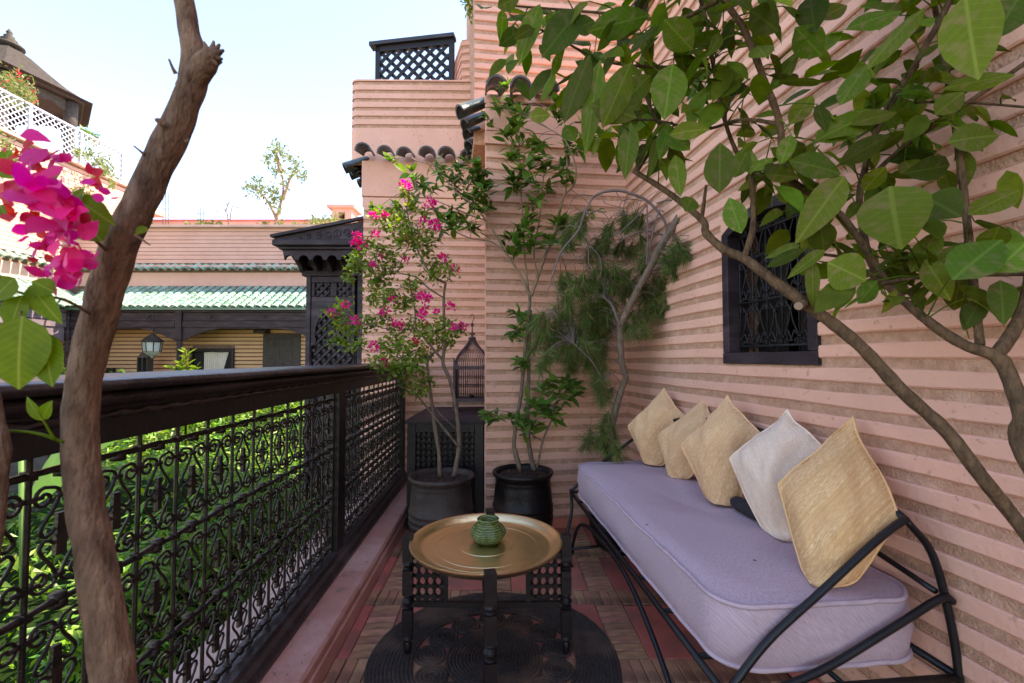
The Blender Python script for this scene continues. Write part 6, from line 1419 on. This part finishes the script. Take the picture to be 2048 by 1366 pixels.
# sawn branch stub
b = MB(); a = P(1610, 606, 1.135); c = P(1597, 612, 1.10); b.tube([a, c], [.013, .011], 12); b.build('sawn_stub', M['bark_citrus'], ci, True)
b = MB(); dd = (c - a).normalized(); b.tube([c + dd * .0003, c + dd * .0012], [.0095, .0095], 12); b.build('cut_face', M['bark_pale'], ci)
CM = [leaf_mesh('leaf', M['leaf_citrus'], L=1, Wd=w, fold=f, curl=cu, widest=ws, k=6, wav=wa) for w, f, cu, ws, wa in ((.52, .05, .12, .45, .012), (.44, .12, .22, .42, .02), (.60, -.06, .10, .5, .015), (.48, .18, -.10, .45, .02), (.40, .08, .3, .48, .012), (.46, .30, .34, .44, .03), (.42, -.14, .42, .47, .03), (.5, .22, .05, .42, .035))]
hand = [(1780, 372, 1795, 492, 122, 1.0), (1690, 352, 1596, 475, 66, 1.05), (1578, 322, 1688, 340, 66, 1.1), (1440, 285, 1438, 382, 62, 1.15), (1345, 128, 1330, 230, 72, 1.15), (1262, 245, 1250, 352, 42, 1.2), (1895, 285, 2008, 262, 60, .98), (1885, 178, 2046, 140, 36, 1.0), (1850, 15, 1738, 108, 46, 1.05), (1930, -10, 1950, 145, 98, .95), (2040, -10, 1985, 75, 80, .98), (1590, 55, 1645, 112, 60, 1.1), (1620, -10, 1628, 58, 60, 1.1), (1500, 20, 1560, 60, 62, 1.05), (1850, 395, 1915, 425, 74, 1.05), (1905, 560, 2010, 465, 84, .92), (1990, 545, 2055, 480, 80, .9), (1655, 525, 1735, 560, 82, 1.05), (1610, 495, 1538, 528, 26, 1.1), (1650, 500, 1580, 545, 26, 1.1), (1625, 520, 1625, 615, 26, 1.1), (1648, 505, 1640, 440, 50, 1.12), (1600, 490, 1535, 512, 22, 1.1), (1458, 395, 1482, 465, 46, 1.15), (1385, 395, 1372, 420, 40, 1.2), (1080, 8, 1035, 118, 46, 1.35), (1150, 60, 1190, 40, 40, 1.3), (1160, 20, 1085, 105, 70, 1.3), (1180, 110, 1125, 235, 56, 1.25), (1200, 120, 1170, 300, 44, 1.25), (1262, 125, 1210, 245, 60, 1.2), (1300, 30, 1180, 60, 60, 1.25), (1180, 210, 1275, 230, 60, 1.2), (1385, 100, 1330, 40, 60, 1.15), (1240, 250, 1260, 285, 20, 1.2), (1130, 250, 1150, 280, 36, 1.3), (1060, 235, 1100, 225, 36, 1.35), (1040, 60, 1000, 90, 34, 1.4), (995, 15, 1040, -10, 36, 1.4), (1700, 250, 1800, 215, 40, 1.1), (1780, 270, 1690, 320, 44, 1.08), (1760, 220, 1640, 270, 60, 1.12), (1870, 230, 1930, 180, 46, 1.1), (1900, 330, 1820, 345, 50, 1.08), (2040, 380, 1940, 420, 60, 1.02), (1640, 40, 1700, 0, 40, 1.12), (1690, 60, 1810, 10, 50, 1.12), (1735, 130, 1680, 200, 50, 1.13), (1880, 460, 1820, 540, 50, 1.1), (1960, 600, 1930, 655, 40, 1.08), (2000, 560, 2010, 640, 45, 1.05), (1850, 520, 1905, 600, 50, 1.1), (1490, 150, 1400, 190, 50, 1.2), (1340, 270, 1420, 250, 40, 1.2), (1300, 150, 1240, 210, 50, 1.25), (1380, 300, 1330, 260, 40, 1.22), (1350, 310, 1360, 390, 36, 1.25), (1320, 270, 1298, 345, 22, 1.3), (1500, 290, 1470, 350, 40, 1.2)]
cnt = 0
for (u0, v0, u1, v1, w, Y) in hand:
    a = P(u0, v0, Y); c = P(u1, v1, Y - .02 + random.gauss(0, .02)); d = c - a; L_ = d.length; wd_ = w / 910 * Y
    view = (Vector((0, 0, H)) - a).normalized(); n = (view + Vector((random.gauss(0, .15), 0, .35 + random.gauss(0, .15)))).normalized()
    me = random.choice(CM[:3]); ww = [.52, .44, .60][CM.index(me)]
    inst('leaf', me, m44(mat34(a, d, n, L_, wd_ / ww)), ci); cnt += 1
def okreg(u, v):
    if u < 1000: return v < 70 and u > 960
    if u < 1200: return v < 230 - (1200 - u) * .35
    if u < 1330: return v < 330
    if u < 1550: return v < 400 and not (1340 < u < 1480 and v > 230)
    if u < 1650: return v < 480
    return v < 600
acc = MB(); tries = 0
while cnt < 300 and tries < 20000:
    tries += 1; s_ = random.choice(csk)
    d0 = Vector((random.gauss(0, 1), random.gauss(0, .7), random.gauss(0, .7))).normalized(); a = s_ + d0 * random.uniform(.01, .12)
    rel = a - Vector((0, 0, H)); yy = rel.y * CP + rel.z * SP; zz_ = -rel.y * SP + rel.z * CP
    if yy < .75: continue
    u, v = 1024 + 910 * rel.x / yy, 683 - 910 * zz_ / yy
    if not (okreg(u, v) and -60 < v and u < 2110): continue
    if a.x > wallX(a.y) - .12: continue
    L_ = random.uniform(.062, .118); d = (d0 + Vector((0, 0, -.45)) + rv(.5)).normalized(); n = Vector((random.gauss(0, .6), random.gauss(-.7, .5), random.gauss(.8, .4)))
    inst('leaf', random.choice(CM), m44(mat34(a, d, n, L_)), ci); cnt += 1
    acc.tube([s_, (s_ + a) / 2 + Vector((0, 0, .006)), a], [.0022, .0018, .0014], 5, caps=False)
far_l = []; tries = 0
while len(far_l) < 270 and tries < 20000:
    tries += 1; s_ = random.choice(csk); d0 = rv().normalized(); a = s_ + d0 * random.uniform(.05, .22); a.y += random.uniform(0, .3)
    rel = a - Vector((0, 0, H)); yy = rel.y * CP + rel.z * SP; zz_ = -rel.y * SP + rel.z * CP
    if yy < .9: continue
    u, v = 1024 + 910 * rel.x / yy, 683 - 910 * zz_ / yy
    if not (okreg(u, v) and -60 < v and u < 2110) or a.x > wallX(a.y) - .10: continue
    if v > 300 and random.random() < .6: continue
    far_l.append(mat34(a, (d0 + Vector((0, 0, -.4)) + rv(.5)), Vector((random.gauss(0, .6), random.gauss(-.7, .5), random.gauss(.8, .4))), random.uniform(.07, .12)))
n0 = len(far_l); tries = 0
while len(far_l) < n0 + 260 and tries < 30000:      # the crown goes on above the picture
    tries += 1; s_ = random.choice(csk); d0 = rv().normalized(); a = s_ + d0 * random.uniform(.03, .25)
    rel = a - Vector((0, 0, H)); yy = rel.y * CP + rel.z * SP; zz_ = -rel.y * SP + rel.z * CP
    if yy < .9 or a.x > wallX(a.y) - .10: continue
    if 683 - 910 * zz_ / yy > -30: continue
    far_l.append(mat34(a, (d0 + Vector((0, 0, -.4)) + rv(.5)), Vector((random.gauss(0, .6), random.gauss(-.7, .5), random.gauss(.8, .4))), random.uniform(.07, .12)))
tag(scatter('more_leaves', *leaf_template(L=1, Wd=.5, fold=.1, curl=.15, k=5, wav=.01), far_l, M['leaf_citrus_b'], ci), kind='stuff')
acc.build('leaf_stalks', M['leaf_citrus_b'], ci, True)['kind'] = 'stuff'
# --- foreground trunk and bougainvillea on the left
ft = root('foreground_bougainvillea', (-.52, .62, 0), 'blurred foreground trunk with magenta flowers and big green leaves at the left edge', 'bougainvillea')
Yt = .66
tp = [(300, -520, 34), (318, -340, 38), (335, -170, 40), (352, -40, 42), (368, 0, 46), (378, 60, 50), (388, 110, 56), (385, 160, 62), (368, 215, 66), (335, 290, 74), (305, 350, 76), (280, 410, 76), (250, 470, 82), (228, 530, 84), (206, 600, 82), (188, 670, 80), (172, 740, 79), (164, 800, 81), (161, 870, 82), (164, 950, 84), (176, 1040, 85), (192, 1120, 86), (205, 1210, 88), (218, 1300, 90), (232, 1390, 94)]
pts = [P(u, v, Yt) for u, v, w in tp]; rs_ = [w / 910 * Yt / 2 / math.hypot(1, (u - 1024) / 910) * .97 for u, v, w in tp]
e = pts[-1]; pts += [e.lerp(Vector((-.50, .62, 0)), f) for f in (.3, .65, 1)]; rs_ += [.034, .035, .038]
q = spline(pts, 8); rr = lerpl(rs_, len(q))
b = MB(); n = 28; vs = []; fs = []
for i, p in enumerate(q):
    t = (q[min(i + 1, len(q) - 1)] - q[max(i - 1, 0)]).normalized(); s1 = t.cross(Vector((0, 1, 0))).normalized(); s2 = t.cross(s1)
    for j in range(n):
        a = 2 * PI * j / n; dd = s1 * math.cos(a) + s2 * math.sin(a); nz = mnoise.noise(Vector((p.x * 30 + dd.x * 1.2, p.y * 30 + dd.y * 1.2, p.z * 22))) * .13 + mnoise.noise(Vector((dd.x * 5, dd.y * 5, p.z * 20))) * .08 + mnoise.noise(Vector((dd.x * 12, dd.y * 12, p.z * 50))) * .04
        vs.append(p + dd * rr[i] * (1 + nz))
for i in range(len(q) - 1):
    for j in range(n): fs.append((i * n + j, i * n + (j + 1) % n, (i + 1) * n + (j + 1) % n, (i + 1) * n + j))
b.add(vs, fs); b.build('trunk', M['bark_brown'], ft, True)
def flimb(pts, w, m='bark_brown', name='branch'):
    q = spline([P(u, v, y) for u, v, y in pts], 6); r = [x / 910 * .66 / 2 / 1.32 for x in lerpl(w, len(q))]; r = [x * (1 + .14 * mnoise.noise(p * 60)) for x, p in zip(r, q)]; b = MB(); b.tube(q, r, 10); b.build(name, M[m], ft, True)
flimb([(375, 185, .66), (395, 150, .655), (415, 122, .65), (428, 108, .648)], [60, 56, 54, 50], name='broken_stub')
for k_, (u1, v1) in enumerate(((440, 88), (448, 100), (445, 118), (436, 132), (428, 82), (408, 84))): flimb([(415 + k_, 115, .647), ((415 + u1) / 2 + 3, (115 + v1) / 2, .646), (u1, v1, .645)], [26, 16, 6], name='splinter')
flimb([(352, 148, .65), (345, 135, .645), (338, 118, .64)], [12, 7, 5]); flimb([(290, 310, .64), (278, 300, .64), (268, 292, .64)], [9, 5, 4]); flimb([(270, 470, .64), (285, 480, .64), (300, 490, .63)], [8, 5, 3])
flimb([(330, 250, .635), (318, 242, .63), (312, 240, .63)], [18, 14, 8]); flimb([(372, 285, .64), (378, 278, .64)], [10, 6])
flimb([(-25, 780, .6), (-8, 850, .6), (2, 900, .6), (-4, 960, .6), (-6, 1040, .6), (-30, 1200, .6), (-60, 1400, .6)], [40, 36, 38, 36, 30, 30, 30], name='second_stem')
flimb([(130, 885, .64), (80, 868, .63), (30, 862, .62), (-20, 864, .62)], [9, 8, 7, 7], 'leaf_front', 'green_shoot'); flimb([(110, 880, .63), (92, 850, .62), (80, 828, .61)], [7, 5, 4], 'leaf_front', 'green_shoot')
flimb([(235, 520, .66), (190, 480, .62), (150, 440, .6), (100, 420, .58), (50, 380, .57), (20, 330, .56)], [9, 7, 5]); flimb([(200, 640, .66), (130, 600, .6), (60, 590, .56), (-10, 570, .55)], [9, 6, 5]); flimb([(150, 440, .6), (110, 470, .58), (60, 455, .57)], [5, 4])
flimb([(120, 600, .6), (92, 640, .56), (90, 668, .55)], [4, 3]); flimb([(45, 600, .56), (40, 635, .54)], [4, 3])
FM = [leaf_mesh('leaf', M['leaf_front'], L=1, Wd=w, fold=f, curl=c, widest=.42, k=6, wav=.015) for w, f, c in ((.75, .06, .1), (.6, .1, .2))]
for (u0, v0, u1, v1, w, Y) in [(45, 632, 26, 778, 118, .52), (90, 665, 96, 772, 66, .53), (60, 570, 110, 640, 44, .56), (30, 555, -20, 600, 60, .54), (110, 585, 60, 560, 40, .56), (45, 590, 10, 660, 50, .55), (150, 395, 215, 440, 50, .6), (175, 445, 200, 480, 60, .62), (5, 330, 35, 350, 44, .58), (20, 300, -5, 350, 30, .58), (0, 410, 12, 435, 30, .57), (86, 842, 46, 795, 20, .6), (86, 838, 96, 805, 26, .6), (90, 375, 110, 345, 26, .6), (295, 455, 270, 465, 20, .63), (150, 410, 160, 375, 26, .6)]:
    a, c = P(u0, v0, Y), P(u1, v1, Y - .01); d = c - a; me = FM[0] if w > 50 else FM[1]; inst('leaf', me, m44(mat34(a, d, (random.gauss(.2, .1), -1, .25), d.length, w / 910 * Y / (.75 if w > 50 else .6))), ft)
PM = [[leaf_mesh('bract', M[m], L=1, Wd=w, fold=f, curl=c, widest=.45, k=5, wav=.03) for w, f, c in ((.8, .12, .2), (.66, .2, .35), (.75, -.1, .15))] for m in ('petal', 'petal_red')]
for (u, v, r, Y, red, nb_) in [(40, 300, 26, .56, 1, 6), (88, 310, 48, .55, 0, 5), (118, 318, 26, .56, 0, 2), (30, 385, 44, .54, 1, 8), (20, 410, 36, .55, 1, 5), (55, 345, 34, .55, 1, 4), (75, 380, 44, .54, 0, 6), (110, 378, 52, .53, 0, 8), (128, 415, 54, .54, 0, 9), (150, 445, 42, .55, 0, 8), (165, 440, 34, .56, 1, 4), (186, 352, 24, .58, 1, 5), (215, 388, 26, .58, 0, 4), (62, 458, 28, .57, 0, 5), (82, 490, 26, .57, 0, 5), (75, 470, 20, .56, 1, 3), (112, 468, 34, .56, 0, 6), (140, 500, 42, .56, 0, 8), (165, 515, 34, .57, 0, 6), (150, 550, 40, .57, 0, 8), (92, 538, 20, .58, 0, 3), (130, 530, 36, .57, 0, 5), (60, 435, 26, .56, 1, 3), (85, 515, 20, .57, 1, 3)]:
    c = P(u, v, Y); rr = r / 910 * Y
    for i in range(nb_):
        d = Vector((random.gauss(0, 1), random.gauss(-.5, .5), random.gauss(0, .9))).normalized(); a = c - d * rr * .25 + rv(.35 * rr); inst('bract', random.choice(PM[red]), m44(mat34(a, d, Vector((random.gauss(0, .5), -1, random.gauss(.2, .5))), rr * random.uniform(.8, 1.15))), ft)
# stray leaves high up against the sky and fallen leaves on the kerb
hs = root('overhanging_spray', P(935, 15, 4.4), 'tiny yellow-green leafy spray hanging beside the tower top', 'twig')
leafcloud('leaves', [(935, 5, 9), (940, 20, 7), (932, -8, 10), (942, 36, 4)], 4.4, .05, 3, M['leaf_front'], hs, .04); b = MB(); b.tube([P(950, -30, 4.4), P(938, 0, 4.4), P(940, 36, 4.4)], .004, 5); b.build('stem', M['bark_pale'], hs)
dl = leaf_mesh('dry_leaf', M['leaf_yellow'], L=1, Wd=.5, fold=.3, curl=.3)
for k, (u, v, z) in enumerate(((730, 1124, .149), (735, 1083, .149), (778, 1126, .004), (818, 1104, .004), (802, 1096, .004), (703, 1000, .15), (797, 1022, .15))):
    p = G(u, v, z + .004); o = root('fallen_leaf', p, ['yellow fallen leaf on the pink kerb near the railing post', 'small yellow leaf higher up on the pink kerb', 'yellow leaf on the red tile strip at the kerb foot', 'yellow leaf on the floor before the left pot', 'pale leaf fleck on dark floor beside the kerb foot', 'dry leaf far along the pink kerb', 'tiny leaf on the kerb edge beside the black cabinet'][k], 'leaf', 'fallen leaves')
    inst('blade', dl, m44(mat34(p, (random.gauss(0, 1), random.gauss(0, 1), .05), UP, .022)), o)

lt = root('floor_litter', (-.6, 2.6, .004), 'scatter of tiny dry leaf bits and soil crumbs on the floor along the kerb and pots', 'litter', kind='stuff')
ms = []
for i in range(420):
    if random.random() < .55: y = random.uniform(1.7, 3.7); x = railX(y) + .215 + abs(random.gauss(0, .10)) - .035; z = .006
    elif random.random() < .5: x, y, z = random.gauss(-.2, .35), random.uniform(2.9, 3.6), .006
    else: y = random.uniform(1.5, 4.2); x = railX(y) + random.uniform(.06, .17); z = .147
    if x > wallX(y) - .05: continue
    ms.append(mat34((x, y, z), (random.gauss(0, 1), random.gauss(0, 1), .1), UP, random.uniform(.004, .013)))
q = scatter('litter_bits', *leaf_template(L=1, Wd=.5, fold=.25, curl=.2, k=2), ms, M['deadtwig'], lt); tag(q, kind='stuff')
